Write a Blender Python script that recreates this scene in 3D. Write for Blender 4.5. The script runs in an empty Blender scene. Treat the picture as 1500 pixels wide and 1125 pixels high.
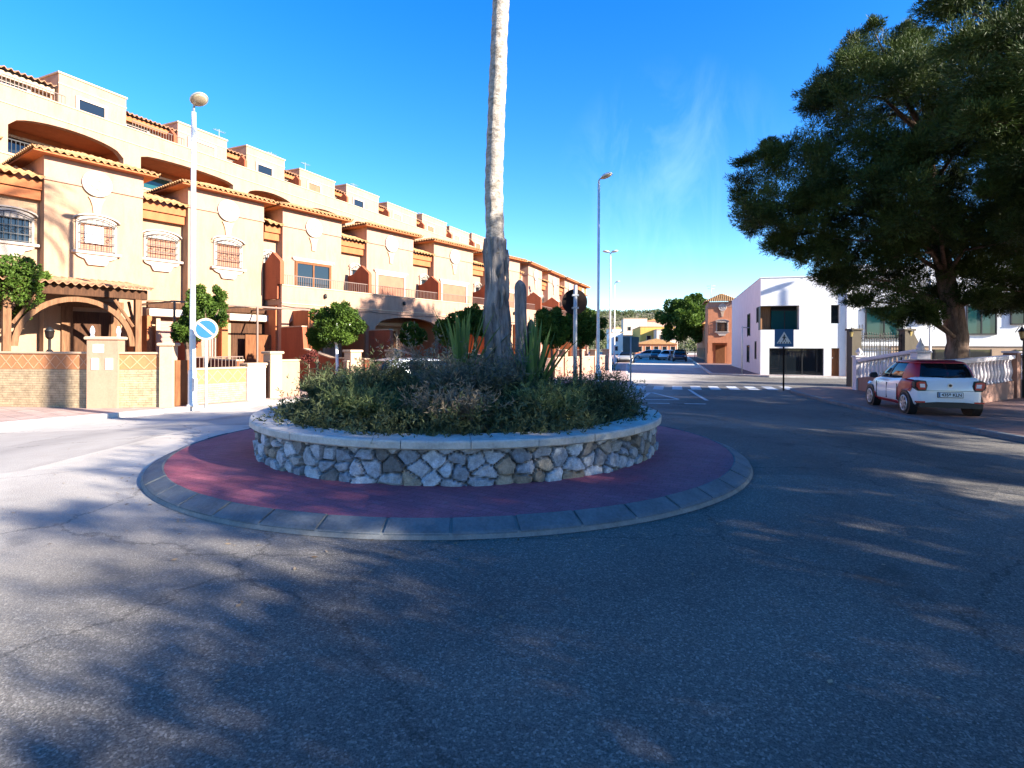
import bpy, math, random
import numpy as np
from mathutils import Vector, Matrix
random.seed(7); rng = np.random.default_rng(11)
S = bpy.context.scene
COL = S.collection
F = 815.0; HY = 508.0; EYE = 1.6
R = math.radians
def at(px, py, Y):                       # photograph point at depth Y -> world point
    return Vector(((px-750)/F*Y, Y, EYE+(HY-py)/F*Y))

# ------------------------------------------------------------------ materials
def nt(name):
    m = bpy.data.materials.new(name); m.use_nodes = True
    t = m.node_tree; b = t.nodes['Principled BSDF']
    return m, t, b
def N(t, typ, **kw):
    n = t.nodes.new(typ)
    for k, v in kw.items(): setattr(n, k, v)
    return n
def L(t, a, b): t.links.new(a, b)
def noise(t, vec, scale, detail=6, rough=.6):
    n = N(t, 'ShaderNodeTexNoise'); n.inputs['Scale'].default_value = scale
    n.inputs['Detail'].default_value = detail; n.inputs['Roughness'].default_value = rough
    if vec is not None: L(t, vec, n.inputs['Vector'])
    return n
def ramp(t, fac, stops):
    r = N(t, 'ShaderNodeValToRGB'); e = r.color_ramp.elements
    while len(e) > 1: e.remove(e[0])
    e[0].position = stops[0][0]; e[0].color = (*stops[0][1], 1)
    for p, c in stops[1:]:
        x = e.new(p); x.color = (*c, 1)
    L(t, fac, r.inputs['Fac']); return r
def mixc(t, fac, a, b, mode='MIX'):
    m = N(t, 'ShaderNodeMix', data_type='RGBA', blend_type=mode)
    if hasattr(fac, 'is_linked'): L(t, fac, m.inputs[0])
    else: m.inputs[0].default_value = fac
    for s, i in ((a, 6), (b, 7)):
        if hasattr(s, 'is_linked'): L(t, s, m.inputs[i])
        else: m.inputs[i].default_value = (*s, 1)
    return m.outputs[2]
def bump(t, b, h, strength, dist=.01):
    n = N(t, 'ShaderNodeBump'); n.inputs['Strength'].default_value = strength
    n.inputs['Distance'].default_value = dist; L(t, h, n.inputs['Height']); L(t, n.outputs[0], b.inputs['Normal'])
def sc(c, k): return tuple(min(1, x*k) for x in c)
def M(name, c, rough=.8, scale=3, var=.25, bs=.3, bscale=60, metal=0, spec=None, coat=0, dist=.01):
    m, t, b = nt(name)
    tc = N(t, 'ShaderNodeTexCoord').outputs['Object']
    n1 = noise(t, tc, scale); n2 = noise(t, tc, scale*9, 4)
    r = ramp(t, n1.outputs[0], [(.3, sc(c, 1-var)), (.7, sc(c, 1+var*.5))])
    c2 = mixc(t, var*.8, r.outputs[0], ramp(t, n2.outputs[0], [(.35, sc(c, .6)), (.65, sc(c, 1.2))]).outputs[0])
    L(t, c2, b.inputs['Base Color'])
    b.inputs['Roughness'].default_value = rough; b.inputs['Metallic'].default_value = metal
    if spec is not None: b.inputs['Specular IOR Level'].default_value = spec
    if coat: b.inputs['Coat Weight'].default_value = coat; b.inputs['Coat Roughness'].default_value = .04
    if bs: bump(t, b, noise(t, tc, bscale, 5).outputs[0], bs, dist)
    return m
def M_stucco(name, c, stain=.42):
    m, t, b = nt(name)
    tc = N(t, 'ShaderNodeTexCoord').outputs['Object']
    mp = N(t, 'ShaderNodeMapping'); mp.inputs['Scale'].default_value = (1.6, 1.6, .35); L(t, tc, mp.inputs[0])
    a = noise(t, tc, 1.1, 8, .7); s = noise(t, mp.outputs[0], 2.2, 7, .65); f = noise(t, tc, 26, 4)
    c1 = ramp(t, a.outputs[0], [(.28, sc(c, .86)), (.5, c), (.72, sc(c, 1.12))]).outputs[0]
    c2 = mixc(t, stain, c1, ramp(t, s.outputs[0], [(.38, sc(c, .62)), (.55, sc(c, 1.05))]).outputs[0])
    c3 = mixc(t, .25, c2, ramp(t, f.outputs[0], [(.35, sc(c, .72)), (.65, sc(c, 1.15))]).outputs[0])
    L(t, c3, b.inputs['Base Color']); b.inputs['Roughness'].default_value = .92
    b.inputs['Specular IOR Level'].default_value = .2
    bump(t, b, noise(t, tc, 45, 5).outputs[0], .35, .012)
    return m
def M_leaf(name, dark, light, tr=.25):
    m, t, b = nt(name)
    at_ = N(t, 'ShaderNodeAttribute'); at_.attribute_name = 'v'
    r = ramp(t, at_.outputs['Fac'], [(0, dark), (1, light)])
    L(t, r.outputs[0], b.inputs['Base Color']); b.inputs['Roughness'].default_value = .55
    b.inputs['Specular IOR Level'].default_value = .15
    tb = N(t, 'ShaderNodeBsdfTranslucent'); L(t, r.outputs[0], tb.inputs[0])
    mx = N(t, 'ShaderNodeMixShader'); mx.inputs[0].default_value = tr
    L(t, b.outputs[0], mx.inputs[1]); L(t, tb.outputs[0], mx.inputs[2])
    L(t, mx.outputs[0], t.nodes['Material Output'].inputs[0])
    return m
def M_glass(name, c=(.01, .014, .018), rough=.03):
    m, t, b = nt(name)
    b.inputs['Base Color'].default_value = (*c, 1); b.inputs['Roughness'].default_value = rough
    b.inputs['Specular IOR Level'].default_value = .7; b.inputs['IOR'].default_value = 1.5
    tc = N(t, 'ShaderNodeTexCoord').outputs['Object']
    bump(t, b, noise(t, tc, 1.5, 2).outputs[0], .04, .02)
    return m
def M_vcol(name, rough=.85, bs=.5, bscale=40):
    m, t, b = nt(name)
    a = N(t, 'ShaderNodeAttribute'); a.attribute_name = 'col'
    tc = N(t, 'ShaderNodeTexCoord').outputs['Object']
    n = noise(t, tc, 14, 8, .7); n2 = noise(t, tc, 60, 5, .7)
    k = ramp(t, n.outputs[0], [(.3, (.55, .52, .5)), (.7, (1.25, 1.25, 1.25))]).outputs[0]
    c1 = mixc(t, 1, a.outputs['Color'], k, 'MULTIPLY')
    c2 = mixc(t, .5, c1, mixc(t, 1, c1, ramp(t, n2.outputs[0], [(.4, (.6, .6, .6)), (.6, (1.2, 1.2, 1.2))]).outputs[0], 'MULTIPLY'))
    L(t, c2, b.inputs['Base Color']); b.inputs['Roughness'].default_value = rough
    bump(t, b, noise(t, tc, bscale, 6, .7).outputs[0], bs, .012)
    return m

def M_asphalt():
    m, t, b = nt('asphalt')
    g = N(t, 'ShaderNodeNewGeometry').outputs['Position']
    sp = N(t, 'ShaderNodeTexVoronoi'); sp.inputs['Scale'].default_value = 95; L(t, g, sp.inputs['Vector'])
    n1 = noise(t, g, 130, 3, .7); big = noise(t, g, .35, 6, .6); mid = noise(t, g, 2.5, 6, .65)
    sepc = N(t, 'ShaderNodeSeparateColor'); L(t, sp.outputs['Color'], sepc.inputs[0])
    grain = ramp(t, sepc.outputs[0], [(0, (.050, .046, .041)), (.55, (.115, .105, .093)), (.85, (.22, .205, .18)), (1, (.42, .39, .34))]).outputs[0]
    gr2 = mixc(t, .55, grain, ramp(t, n1.outputs[0], [(.36, (.042, .038, .034)), (.66, (.22, .20, .175))]).outputs[0])
    wear = mixc(t, .6, ramp(t, mid.outputs[0], [(.3, (.74, .74, .75)), (.7, (1.2, 1.19, 1.17))]).outputs[0], ramp(t, big.outputs[0], [(.35, (.70, .70, .71)), (.65, (1.3, 1.28, 1.25))]).outputs[0])
    c = mixc(t, 1, gr2, wear, 'MULTIPLY')
    # sunlight painted into the colour: asphalt turns pale over the left-hand street and near-left corner
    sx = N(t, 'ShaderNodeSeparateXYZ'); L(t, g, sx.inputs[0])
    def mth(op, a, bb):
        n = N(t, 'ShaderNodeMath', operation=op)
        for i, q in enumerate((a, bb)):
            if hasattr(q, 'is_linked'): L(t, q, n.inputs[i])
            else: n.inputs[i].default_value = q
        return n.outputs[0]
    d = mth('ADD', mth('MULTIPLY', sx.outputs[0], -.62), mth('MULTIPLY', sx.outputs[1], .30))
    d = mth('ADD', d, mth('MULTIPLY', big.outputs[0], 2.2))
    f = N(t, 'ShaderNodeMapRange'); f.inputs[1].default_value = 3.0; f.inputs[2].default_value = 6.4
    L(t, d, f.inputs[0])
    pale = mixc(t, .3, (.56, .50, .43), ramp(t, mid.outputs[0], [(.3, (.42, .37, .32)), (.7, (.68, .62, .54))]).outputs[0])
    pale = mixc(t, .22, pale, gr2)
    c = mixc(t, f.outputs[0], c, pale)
    # darker circulating lane polished by tyres, and rectangular repair patches
    ctr = N(t, 'ShaderNodeVectorMath', operation='DISTANCE'); L(t, g, ctr.inputs[0]); ctr.inputs[1].default_value = (-.787, 8.81, 0)
    rd = mth('ADD', ctr.outputs['Value'], mth('MULTIPLY', mid.outputs[0], .5))
    ln_ = ramp(t, mth('DIVIDE', rd, 12.0), [(.40, (1, 1, 1)), (.46, (.80, .80, .81)), (.51, (1.04, 1.04, 1.03)), (.575, (1.02, 1.02, 1.02)), (.62, (.78, .78, .79)), (.68, (1, 1, 1))]).outputs[0]
    c = mixc(t, .8, c, mixc(t, 1, c, ln_, 'MULTIPLY'))
    pv_ = N(t, 'ShaderNodeTexVoronoi', distance='CHEBYCHEV'); pv_.inputs['Scale'].default_value = .23; L(t, g, pv_.inputs['Vector'])
    ps = N(t, 'ShaderNodeSeparateColor'); L(t, pv_.outputs['Color'], ps.inputs[0])
    c = mixc(t, 1, c, ramp(t, ps.outputs[0], [(.0, (.82, .82, .83)), (.22, (.82, .82, .83)), (.24, (1, 1, 1)), (.85, (1, 1, 1)), (.87, (1.14, 1.13, 1.1))]).outputs[0], 'MULTIPLY')
    oil = noise(t, g, .9, 3, .5)
    c = mixc(t, 1, c, ramp(t, oil.outputs[0], [(.27, (.62, .62, .63)), (.36, (1, 1, 1))]).outputs[0], 'MULTIPLY')
    # hairline cracks and patches
    cr = N(t, 'ShaderNodeTexVoronoi', feature='DISTANCE_TO_EDGE'); cr.inputs['Scale'].default_value = .55
    wob = noise(t, g, 1.7, 6, .7)
    wv = N(t, 'ShaderNodeMix', data_type='RGBA'); wv.inputs[0].default_value = .35
    L(t, g, wv.inputs[6]); L(t, wob.outputs[1], wv.inputs[7]); L(t, wv.outputs[2], cr.inputs['Vector'])
    ck = ramp(t, cr.outputs[0], [(0, (.45, .45, .45)), (.007, (1, 1, 1))]).outputs[0]
    c = mixc(t, .8, c, mixc(t, 1, c, ck, 'MULTIPLY'))
    L(t, c, b.inputs['Base Color']); b.inputs['Roughness'].default_value = .85
    b.inputs['Specular IOR Level'].default_value = .25
    h = N(t, 'ShaderNodeMath', operation='ADD'); L(t, n1.outputs[0], h.inputs[0]); L(t, sp.outputs['Distance'], h.inputs[1])
    bump(t, b, h.outputs[0], .55, .006)
    return m
def M_tiles(name, c, mortar, scale, rot=0, bs=.3, size=(.5, .5)):
    m, t, b = nt(name)
    g = N(t, 'ShaderNodeNewGeometry').outputs['Position']
    mp = N(t, 'ShaderNodeMapping'); mp.inputs['Rotation'].default_value = (0, 0, rot); L(t, g, mp.inputs[0])
    br = N(t, 'ShaderNodeTexBrick'); br.inputs['Scale'].default_value = scale
    br.offset = 0; br.inputs['Brick Width'].default_value = size[0]; br.inputs['Row Height'].default_value = size[1]
    br.inputs['Mortar Size'].default_value = .012
    br.inputs['Color1'].default_value = (*sc(c, .9), 1); br.inputs['Color2'].default_value = (*sc(c, 1.12), 1)
    br.inputs['Mortar'].default_value = (*mortar, 1); L(t, mp.outputs[0], br.inputs['Vector'])
    n = noise(t, g, 2.3, 7, .65); n2 = noise(t, g, 55, 4)
    k = ramp(t, n.outputs[0], [(.3, (.68, .68, .68)), (.7, (1.18, 1.18, 1.18))]).outputs[0]
    cc = mixc(t, 1, br.outputs[0], k, 'MULTIPLY')
    cc = mixc(t, .4, cc, mixc(t, 1, cc, ramp(t, n2.outputs[0], [(.35, (.6, .6, .6)), (.65, (1.3, 1.3, 1.3))]).outputs[0], 'MULTIPLY'))
    L(t, cc, b.inputs['Base Color']); b.inputs['Roughness'].default_value = .8
    bump(t, b, n2.outputs[0], bs, .006)
    return m
def M_ring():
    m, t, b = nt('red_ring_paint')
    g = N(t, 'ShaderNodeNewGeometry').outputs['Position']
    a = noise(t, g, 1.3, 8, .7); f = noise(t, g, 70, 4, .7); s_ = noise(t, g, 7, 8, .75)
    c = ramp(t, a.outputs[0], [(.3, (.31, .068, .095)), (.7, (.43, .125, .150))]).outputs[0]
    c = mixc(t, .6, c, mixc(t, 1, c, ramp(t, f.outputs[0], [(.35, (.5, .5, .5)), (.65, (1.35, 1.35, 1.35))]).outputs[0], 'MULTIPLY'))
    wr = ramp(t, s_.outputs[0], [(.56, (0, 0, 0)), (.72, (1, 1, 1))])
    k = N(t, 'ShaderNodeMath', operation='MULTIPLY'); L(t, wr.outputs[0], k.inputs[0]); k.inputs[1].default_value = .55
    c = mixc(t, k.outputs[0], c, (.24, .17, .165))
    br = N(t, 'ShaderNodeTexBrick'); br.inputs['Scale'].default_value = 1; br.inputs['Brick Width'].default_value = .2; br.inputs['Row Height'].default_value = .1
    br.inputs['Mortar Size'].default_value = .005; br.inputs['Color1'].default_value = (1.08, 1.05, 1.05, 1); br.inputs['Color2'].default_value = (.82, .82, .84, 1); br.inputs['Mortar'].default_value = (.55, .55, .57, 1)
    mp = N(t, 'ShaderNodeMapping'); mp.inputs['Rotation'].default_value = (0, 0, R(28)); L(t, g, mp.inputs[0]); L(t, mp.outputs[0], br.inputs['Vector'])
    c = mixc(t, .75, c, mixc(t, 1, c, br.outputs[0], 'MULTIPLY'))
    L(t, c, b.inputs['Base Color']); b.inputs['Roughness'].default_value = .8; b.inputs['Specular IOR Level'].default_value = .3
    bump(t, b, f.outputs[0], .5, .006); return m
def M_cladding():
    m, t, b = nt('stone_cladding')
    tc = N(t, 'ShaderNodeTexCoord').outputs['Object']
    mp = N(t, 'ShaderNodeMapping'); mp.inputs['Rotation'].default_value = (R(90), 0, 0); L(t, tc, mp.inputs[0])
    br = N(t, 'ShaderNodeTexBrick'); br.inputs['Scale'].default_value = 1; br.offset = .37; br.squash = .7; br.squash_frequency = 3
    br.inputs['Brick Width'].default_value = .34; br.inputs['Row Height'].default_value = .065
    br.inputs['Mortar Size'].default_value = .006; br.inputs['Mortar Smooth'].default_value = .4
    br.inputs['Color1'].default_value = (.40, .29, .17, 1); br.inputs['Color2'].default_value = (.34, .25, .15, 1)
    br.inputs['Mortar'].default_value = (.24, .17, .10, 1); br.inputs['Bias'].default_value = -.1
    L(t, mp.outputs[0], br.inputs['Vector'])
    n = noise(t, tc, 5, 7, .7)
    c = mixc(t, 1, br.outputs[0], ramp(t, n.outputs[0], [(.3, (.6, .58, .55)), (.7, (1.3, 1.3, 1.3))]).outputs[0], 'MULTIPLY')
    L(t, c, b.inputs['Base Color']); b.inputs['Roughness'].default_value = .9
    h = N(t, 'ShaderNodeMath', operation='SUBTRACT'); L(t, n.outputs[0], h.inputs[0]); L(t, br.outputs['Fac'], h.inputs[1])
    bump(t, b, h.outputs[0], .7, .02)
    return m
def M_bark(name, dark, light, sx=14, sz=3, bs=.9, dist=.03):
    m, t, b = nt(name)
    tc = N(t, 'ShaderNodeTexCoord').outputs['Object']
    mp = N(t, 'ShaderNodeMapping'); mp.inputs['Scale'].default_value = (sx, sx, sz); L(t, tc, mp.inputs[0])
    n = noise(t, mp.outputs[0], 1, 8, .7)
    L(t, ramp(t, n.outputs[0], [(.32, dark), (.68, light)]).outputs[0], b.inputs['Base Color'])
    b.inputs['Roughness'].default_value = .9; b.inputs['Specular IOR Level'].default_value = .2
    bump(t, b, n.outputs[0], bs, dist)
    return m
def M_wood(name, dark, light): return M_bark(name, dark, light, 18, 2, .3, .006)
def M_slats(name, c, pitch=.055):           # horizontal slats (roller shutters)
    m, t, b = nt(name)
    tc = N(t, 'ShaderNodeTexCoord').outputs['Object']
    w = N(t, 'ShaderNodeTexWave', bands_direction='Z'); w.inputs['Scale'].default_value = .314/pitch
    w.inputs['Distortion'].default_value = 0; L(t, tc, w.inputs[0])
    n = noise(t, tc, 3, 5)
    k = mixc(t, 1, ramp(t, w.outputs[1], [(0, sc(c, .55)), (.35, c)]).outputs[0],
             ramp(t, n.outputs[0], [(.3, (.85, .85, .85)), (.7, (1.12, 1.12, 1.12))]).outputs[0], 'MULTIPLY')
    L(t, k, b.inputs['Base Color']); b.inputs['Roughness'].default_value = .6
    bump(t, b, w.outputs[1], .4, .01); return m

OCH = (.36, .222, .138); PNK = (.355, .202, .148); TER = (.30, .10, .045)
m_ochre = M_stucco('ochre_render', OCH); m_ochre2 = M_stucco('apricot_render', (.36, .212, .142))
m_rose = M_stucco('rose_render', PNK); m_terra = M_stucco('terracotta_render', (.37, .125, .05))
m_terra_d = M_stucco('dark_terracotta_render', (.30, .085, .04))
m_medal = M_stucco('medallion_plaster', (.47, .40, .34), .2)
m_white = M_stucco('white_render', (.80, .79, .76), .22)
m_trim = M_stucco('white_trim', (.44, .355, .29), .15)
m_cap = M_stucco('cream_cap', (.46, .32, .21), .2)
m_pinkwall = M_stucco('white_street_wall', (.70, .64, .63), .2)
m_tile = M('clay_tile', (.40, .215, .085), .85, 5, .5, .4, 50)
m_tile_d = M('old_clay_tile', (.30, .15, .075), .85, 5, .5, .4, 50)
m_shut = M_slats('brown_shutter', (.30, .115, .055)); m_shut_p = M_slats('pink_shutter', (.36, .17, .13))
m_wood = M_wood('dark_wood', (.035, .016, .009), (.10, .045, .022)); m_latt = M_stucco('lattice_joint', (.50, .27, .15)); m_band = M_stucco('orange_band', (.42, .175, .075))
m_wood_l = M_wood('porch_timber', (.10, .05, .025), (.24, .12, .06))
m_door = M_wood('door_wood', (.10, .038, .016), (.21, .085, .035))
m_iron = M('wrought_iron', (.03, .028, .027), .5, 10, .3, .1, 90, .5)
m_rail = M('painted_railing', (.16, .10, .075), .5, 10, .2, .1, 90)
m_glass = M_glass('window_glass'); m_glass_g = M_glass('green_window_glass', (.012, .06, .06), .02)
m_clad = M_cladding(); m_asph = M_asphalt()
m_pave_l = M_tiles('pink_pavement', (.42, .29, .24), (.22, .17, .15), 1, R(35), size=(.4, .4))
m_pave_r = M_tiles('red_pavement', (.20, .105, .085), (.10, .07, .06), 1, R(15), size=(.3, .3))
m_ring = M_ring()
m_kerb = M('kerb_stone', (.125, .14, .15), .85, 4, .5, .5, 70)
m_kerbj = M('kerb_mortar', (.20, .20, .19), .9, 8, .4, .4, 70)
m_kerb_l = M('pale_kerb', (.48, .45, .41), .85, 4, .3, .3, 70)
m_coping = M('coping_stone', (.50, .465, .41), .8, 4, .4, .5, 50)
m_paint = M('road_paint', (.58, .58, .56), .75, 6, .6, .3, 90)
m_steel = M('galvanised_steel', (.62, .62, .60), .45, 6, .15, .05, 90, .25)
m_steel_g = M('grey_pole', (.34, .35, .36), .5, 6, .2, .05, 90, .3)
m_lamp = M('lamp_housing', (.50, .50, .48), .4, 4, .1, 0, 50, .2)
m_lens = M('lamp_lens', (.40, .31, .20), .25, 4, .15, 0, 50)
m_sblue = M('sign_blue', (.018, .115, .27), .4, 6, .1, 0); m_sred = M('sign_rim', (.52, .36, .26), .5, 6, .1, 0)
m_swhite = M('sign_white', (.75, .75, .74), .45, 6, .08, 0); m_sback = M('sign_back', (.022, .015, .013), .9, 5, .4, .1, spec=.05)
m_black = M('black_plastic', (.012, .012, .014), .5, 6, .2, 0); m_rubber = M('tyre_rubber', (.015, .015, .016), .8, 6, .2, .2, 90)
m_alloy = M('alloy', (.55, .55, .56), .3, 6, .1, 0, 50, .8)
m_cactus = M('cactus_skin', (.085, .080, .060), .8, 6, .6, .6, 40); m_soil = M('soil', (.08, .055, .035), .95, 5, .4, .6, 40)
m_awn = M('awning_case', (.56, .47, .38), .6, 5, .1, 0)
m_palm = M_bark('palm_trunk_bark', (.13, .105, .08), (.50, .44, .37), 11, 20, 1, .03)
m_palm_d = M_bark('old_frond_bark_shaded', (.07, .062, .058), (.34, .31, .285), 13, 2.2, 1, .05)  # frond-base bark, its darker tone also painting in shade on the lower trunk
m_bark = M_bark('pine_bark', (.06, .038, .026), (.23, .15, .11), 7, 2.2, 1, .05)
m_pine = M_leaf('pine_needles', (.007, .012, .004), (.075, .110, .021), .14)
m_orange = M_leaf('orange_tree_leaves', (.018, .042, .008), (.10, .16, .022))
m_shrub = M_leaf('rosemary', (.020, .030, .012), (.125, .145, .065), .2)
m_lav = M_leaf('grey_shrub', (.045, .055, .04), (.15, .165, .125), .2)
m_yuc = M_leaf('yucca_leaf', (.035, .08, .025), (.15, .24, .07), .2)
m_flow = M_leaf('bougainvillea_flowers', (.10, .03, .02), (.24, .06, .05), .3)
m_yucl = M_leaf('palm_frond', (.02, .04, .012), (.08, .11, .03), .2)
m_stone = M_vcol('rubble_stone')

# ------------------------------------------------------------------ mesh helpers
class MB:
    def __init__(s): s.v = []; s.f = []; s.sm = []
    def add(s, vs, fs, smooth=False):
        o = len(s.v); s.v += [tuple(v) for v in vs]
        s.f += [tuple(i+o for i in f) for f in fs]; s.sm += [smooth]*len(fs); return s
    def box(s, x0, x1, y0, y1, z0, z1):
        v = [(x, y, z) for z in (z0, z1) for y in (y0, y1) for x in (x0, x1)]
        return s.add(v, [(0, 2, 3, 1), (4, 5, 7, 6), (0, 1, 5, 4), (2, 6, 7, 3), (0, 4, 6, 2), (1, 3, 7, 5)])
    def bbox(s, x0, x1, y0, y1, z0, z1, b=.01):      # box with chamfered edges on the street side and top
        return s.loft([[(x0+i, y0+i, z), (x1-i, y0+i, z), (x1-i, y1-i, z), (x0+i, y1-i, z)]
                       for z, i in ((z0, b), (z0+b, 0), (z1-b, 0), (z1, b))])
    def loft(s, rings, cap=True, smooth=False, closed=True):
        n = len(rings[0]); v = [p for r in rings for p in r]; f = []
        for i in range(len(rings)-1):
            for j in range(n if closed else n-1):
                k = (j+1) % n; f.append((i*n+j, i*n+k, (i+1)*n+k, (i+1)*n+j))
        s.add(v, f, smooth)
        if cap and closed:
            o = len(s.v)-len(v)
            s.f += [tuple(o+j for j in range(n))[::-1], tuple(o+(len(rings)-1)*n+j for j in range(n))]; s.sm += [False, False]
        return s
    def tube(s, pts, rad, n=8, smooth=True, cap=True):
        pts = [Vector(p) for p in pts]; rings = []
        if not hasattr(rad, '__len__'): rad = [rad]*len(pts)
        up = Vector((0, 0, 1)); a = None
        for i, p in enumerate(pts):
            d = (pts[min(i+1, len(pts)-1)]-pts[max(i-1, 0)]).normalized()
            if a is None:
                a = d.cross(up if abs(d.z) < .95 else Vector((1, 0, 0))).normalized()
            else: a = (a-d*a.dot(d)).normalized()
            b = d.cross(a)
            rings.append([p+(a*math.cos(2*math.pi*k/n)+b*math.sin(2*math.pi*k/n))*rad[i] for k in range(n)])
        return s.loft(rings, cap, smooth)
    def lathe(s, prof, n=16, c=(0, 0, 0), smooth=True):
        return s.loft([[(c[0]+r*math.cos(2*math.pi*k/n), c[1]+r*math.sin(2*math.pi*k/n), c[2]+z) for k in range(n)] for r, z in prof], True, smooth)
    def prism(s, poly, ax, a0, a1):                     # poly 2D extruded along axis 0/1/2
        def p3(u, w, a): return {0: (a, u, w), 1: (u, a, w), 2: (u, w, a)}[ax]
        n = len(poly); v = [p3(u, w, a) for a in (a0, a1) for u, w in poly]
        f = [tuple(range(n)), tuple(range(2*n-1, n-1, -1))]+[(i, i+n, (i+1) % n+n, (i+1) % n) for i in range(n)]
        return s.add(v, f)
    def disc(s, c, r, ax, th, n=24):                    # short cylinder along axis y (1) or x (0)
        poly = [(c[0 if ax else 1]+r*math.cos(2*math.pi*k/n), c[2]+r*math.sin(2*math.pi*k/n)) for k in range(n)]
        return s.prism(poly, ax, c[ax]-th/2, c[ax]+th/2)
    def arch_wall(s, x0, x1, y0, y1, z0, z1, a0, a1, spring, crown, n=12):   # wall x0..x1 with an arched opening a0..a1
        s.box(x0, a0, y0, y1, z0, z1); s.box(a1, x1, y0, y1, z0, z1)
        c, h = (a0+a1)/2, (a1-a0)/2
        zs = [spring+(crown-spring)*math.sqrt(max(0, 1-((a0+(a1-a0)*k/n-c)/h)**2)) for k in range(n+1)]
        xs = [a0+(a1-a0)*k/n for k in range(n+1)]
        poly = [(x, z) for x, z in zip(xs, zs)]+[(a1, z1), (a0, z1)]
        v = [(x, y, z) for y in (y0, y1) for x, z in poly]; m = len(poly); f = []
        for k in range(n): f.append((k, k+m, k+1+m, k+1))
        f += [(m-1, m-2, 2*m-2, 2*m-1)]
        o = len(s.v); s.add(v, f)
        for yi in (0, 1):
            for k in range(n):
                xa, xb = xs[k], xs[k+1]; y = (y0, y1)[yi]
                q = [(xa, y, zs[k]), (xb, y, zs[k+1]), (xb, y, z1), (xa, y, z1)]
                s.add(q if yi == 0 else q[::-1], [(0, 1, 2, 3)])
        return s
    def tiles(s, e0, e1, r0, r1, pitch=.20, amp=.045, rows=4):
        # barrel-tile slope: eave e0-e1, ridge r0-r1; every tile course runs straight up and stops at the hip
        e0, e1, r0, r1 = map(Vector, (e0, e1, r0, r1)); ex = e1-e0; W = ex.length; ex.normalize()
        a, b = (r0-e0).dot(ex), (r1-e0).dot(ex); up = r0-e0-ex*a
        nrm = ex.cross(up).normalized()
        if nrm.z < 0: nrm = -nrm
        n = max(2, int(W/pitch))*6; cols = []
        for k in range(n+1):
            q = W*k/n; tm = min(1, q/a if a > 1e-6 else 1, (W-q)/(W-b) if W-b > 1e-6 else 1); ph = k/6*2*math.pi; col = []
            for j in range(rows+1):
                for dd in ((1, 0) if 0 < j < rows else (0,)):
                    t = min(tm, j/rows); col.append(e0+ex*q+up*t+nrm*(amp*math.cos(ph)+amp-.014*dd*(1 if t < tm else 0)))
            cols.append(col)
        s.loft([c[::-1] for c in cols], False, True, False)
        lip = [c[0]-nrm*.035 for c in cols]
        return s.loft([lip, [c[0] for c in cols]], False, False, False)
    def build(s, name, mat, parent=None, mats=None):
        me = bpy.data.meshes.new(name); me.from_pydata(s.v, [], s.f)
        me.polygons.foreach_set('use_smooth', s.sm); me.materials.append(mat); me.update()
        o = bpy.data.objects.new(name, me); COL.objects.link(o)
        if parent is not None: o.parent = parent
        return o
def tag(o, label=None, cat=None, group=None, kind=None):
    if label: o['label'] = label
    if cat: o['category'] = cat
    if group: o['group'] = group
    if kind: o['kind'] = kind
    return o
def empty(name, loc, rz, label, cat, group=None):
    o = bpy.data.objects.new(name, None); COL.objects.link(o); o.location = loc; o.rotation_euler = (0, 0, rz)
    o.empty_display_size = .2
    return tag(o, label, cat, group)
def copy_tree(o, parent=None):
    c = o.copy(); COL.objects.link(c); c.parent = parent
    for ch in list(o.children): copy_tree(ch, c)
    return c
def leaf_mesh(name, P, D, U, ln, wd, mat, parent=None, v=None):
    """leaf-sized diamond faces at P, direction D, side U, length ln, width wd (arrays)"""
    n = len(P); D = D/np.linalg.norm(D, axis=1)[:, None]
    Sd = np.cross(D, U); Sd /= (np.linalg.norm(Sd, axis=1)[:, None]+1e-9)
    ln = np.broadcast_to(np.asarray(ln, float), (n,))[:, None]; wd = np.broadcast_to(np.asarray(wd, float), (n,))[:, None]
    V = np.stack([P, P+D*ln*.45+Sd*wd*.5, P+D*ln, P+D*ln*.45-Sd*wd*.5], 1).reshape(-1, 3)
    me = bpy.data.meshes.new(name)
    me.vertices.add(4*n); me.vertices.foreach_set('co', V.ravel())
    me.loops.add(4*n); me.loops.foreach_set('vertex_index', np.arange(4*n, dtype=np.int32))
    me.polygons.add(n); me.polygons.foreach_set('loop_start', np.arange(0, 4*n, 4, dtype=np.int32))
    me.update(calc_edges=True)
    if v is None: v = rng.random(n)
    a = me.attributes.new('v', 'FLOAT', 'POINT'); a.data.foreach_set('value', np.repeat(np.clip(v, 0, 1), 4).astype(np.float32))
    me.materials.append(mat)
    o = bpy.data.objects.new(name, me); COL.objects.link(o)
    if parent is not None: o.parent = parent
    return o
def rdir(n, zb=0):
    d = rng.normal(size=(n, 3)); d[:, 2] += zb; return d/np.linalg.norm(d, axis=1)[:, None]
def clump_points(C, rad, per, shell=.55):
    """points scattered in clumps: returns positions, outward directions, clump index"""
    C = np.asarray(C, float); k = len(C); idx = np.repeat(np.arange(k), per)
    d = rdir(len(idx)); r = (shell+(1-shell)*rng.random(len(idx)))**.7
    rad = np.asarray(rad, float).reshape(k, -1)
    return C[idx]+d*r[:, None]*rad[idx], d, idx

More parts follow.
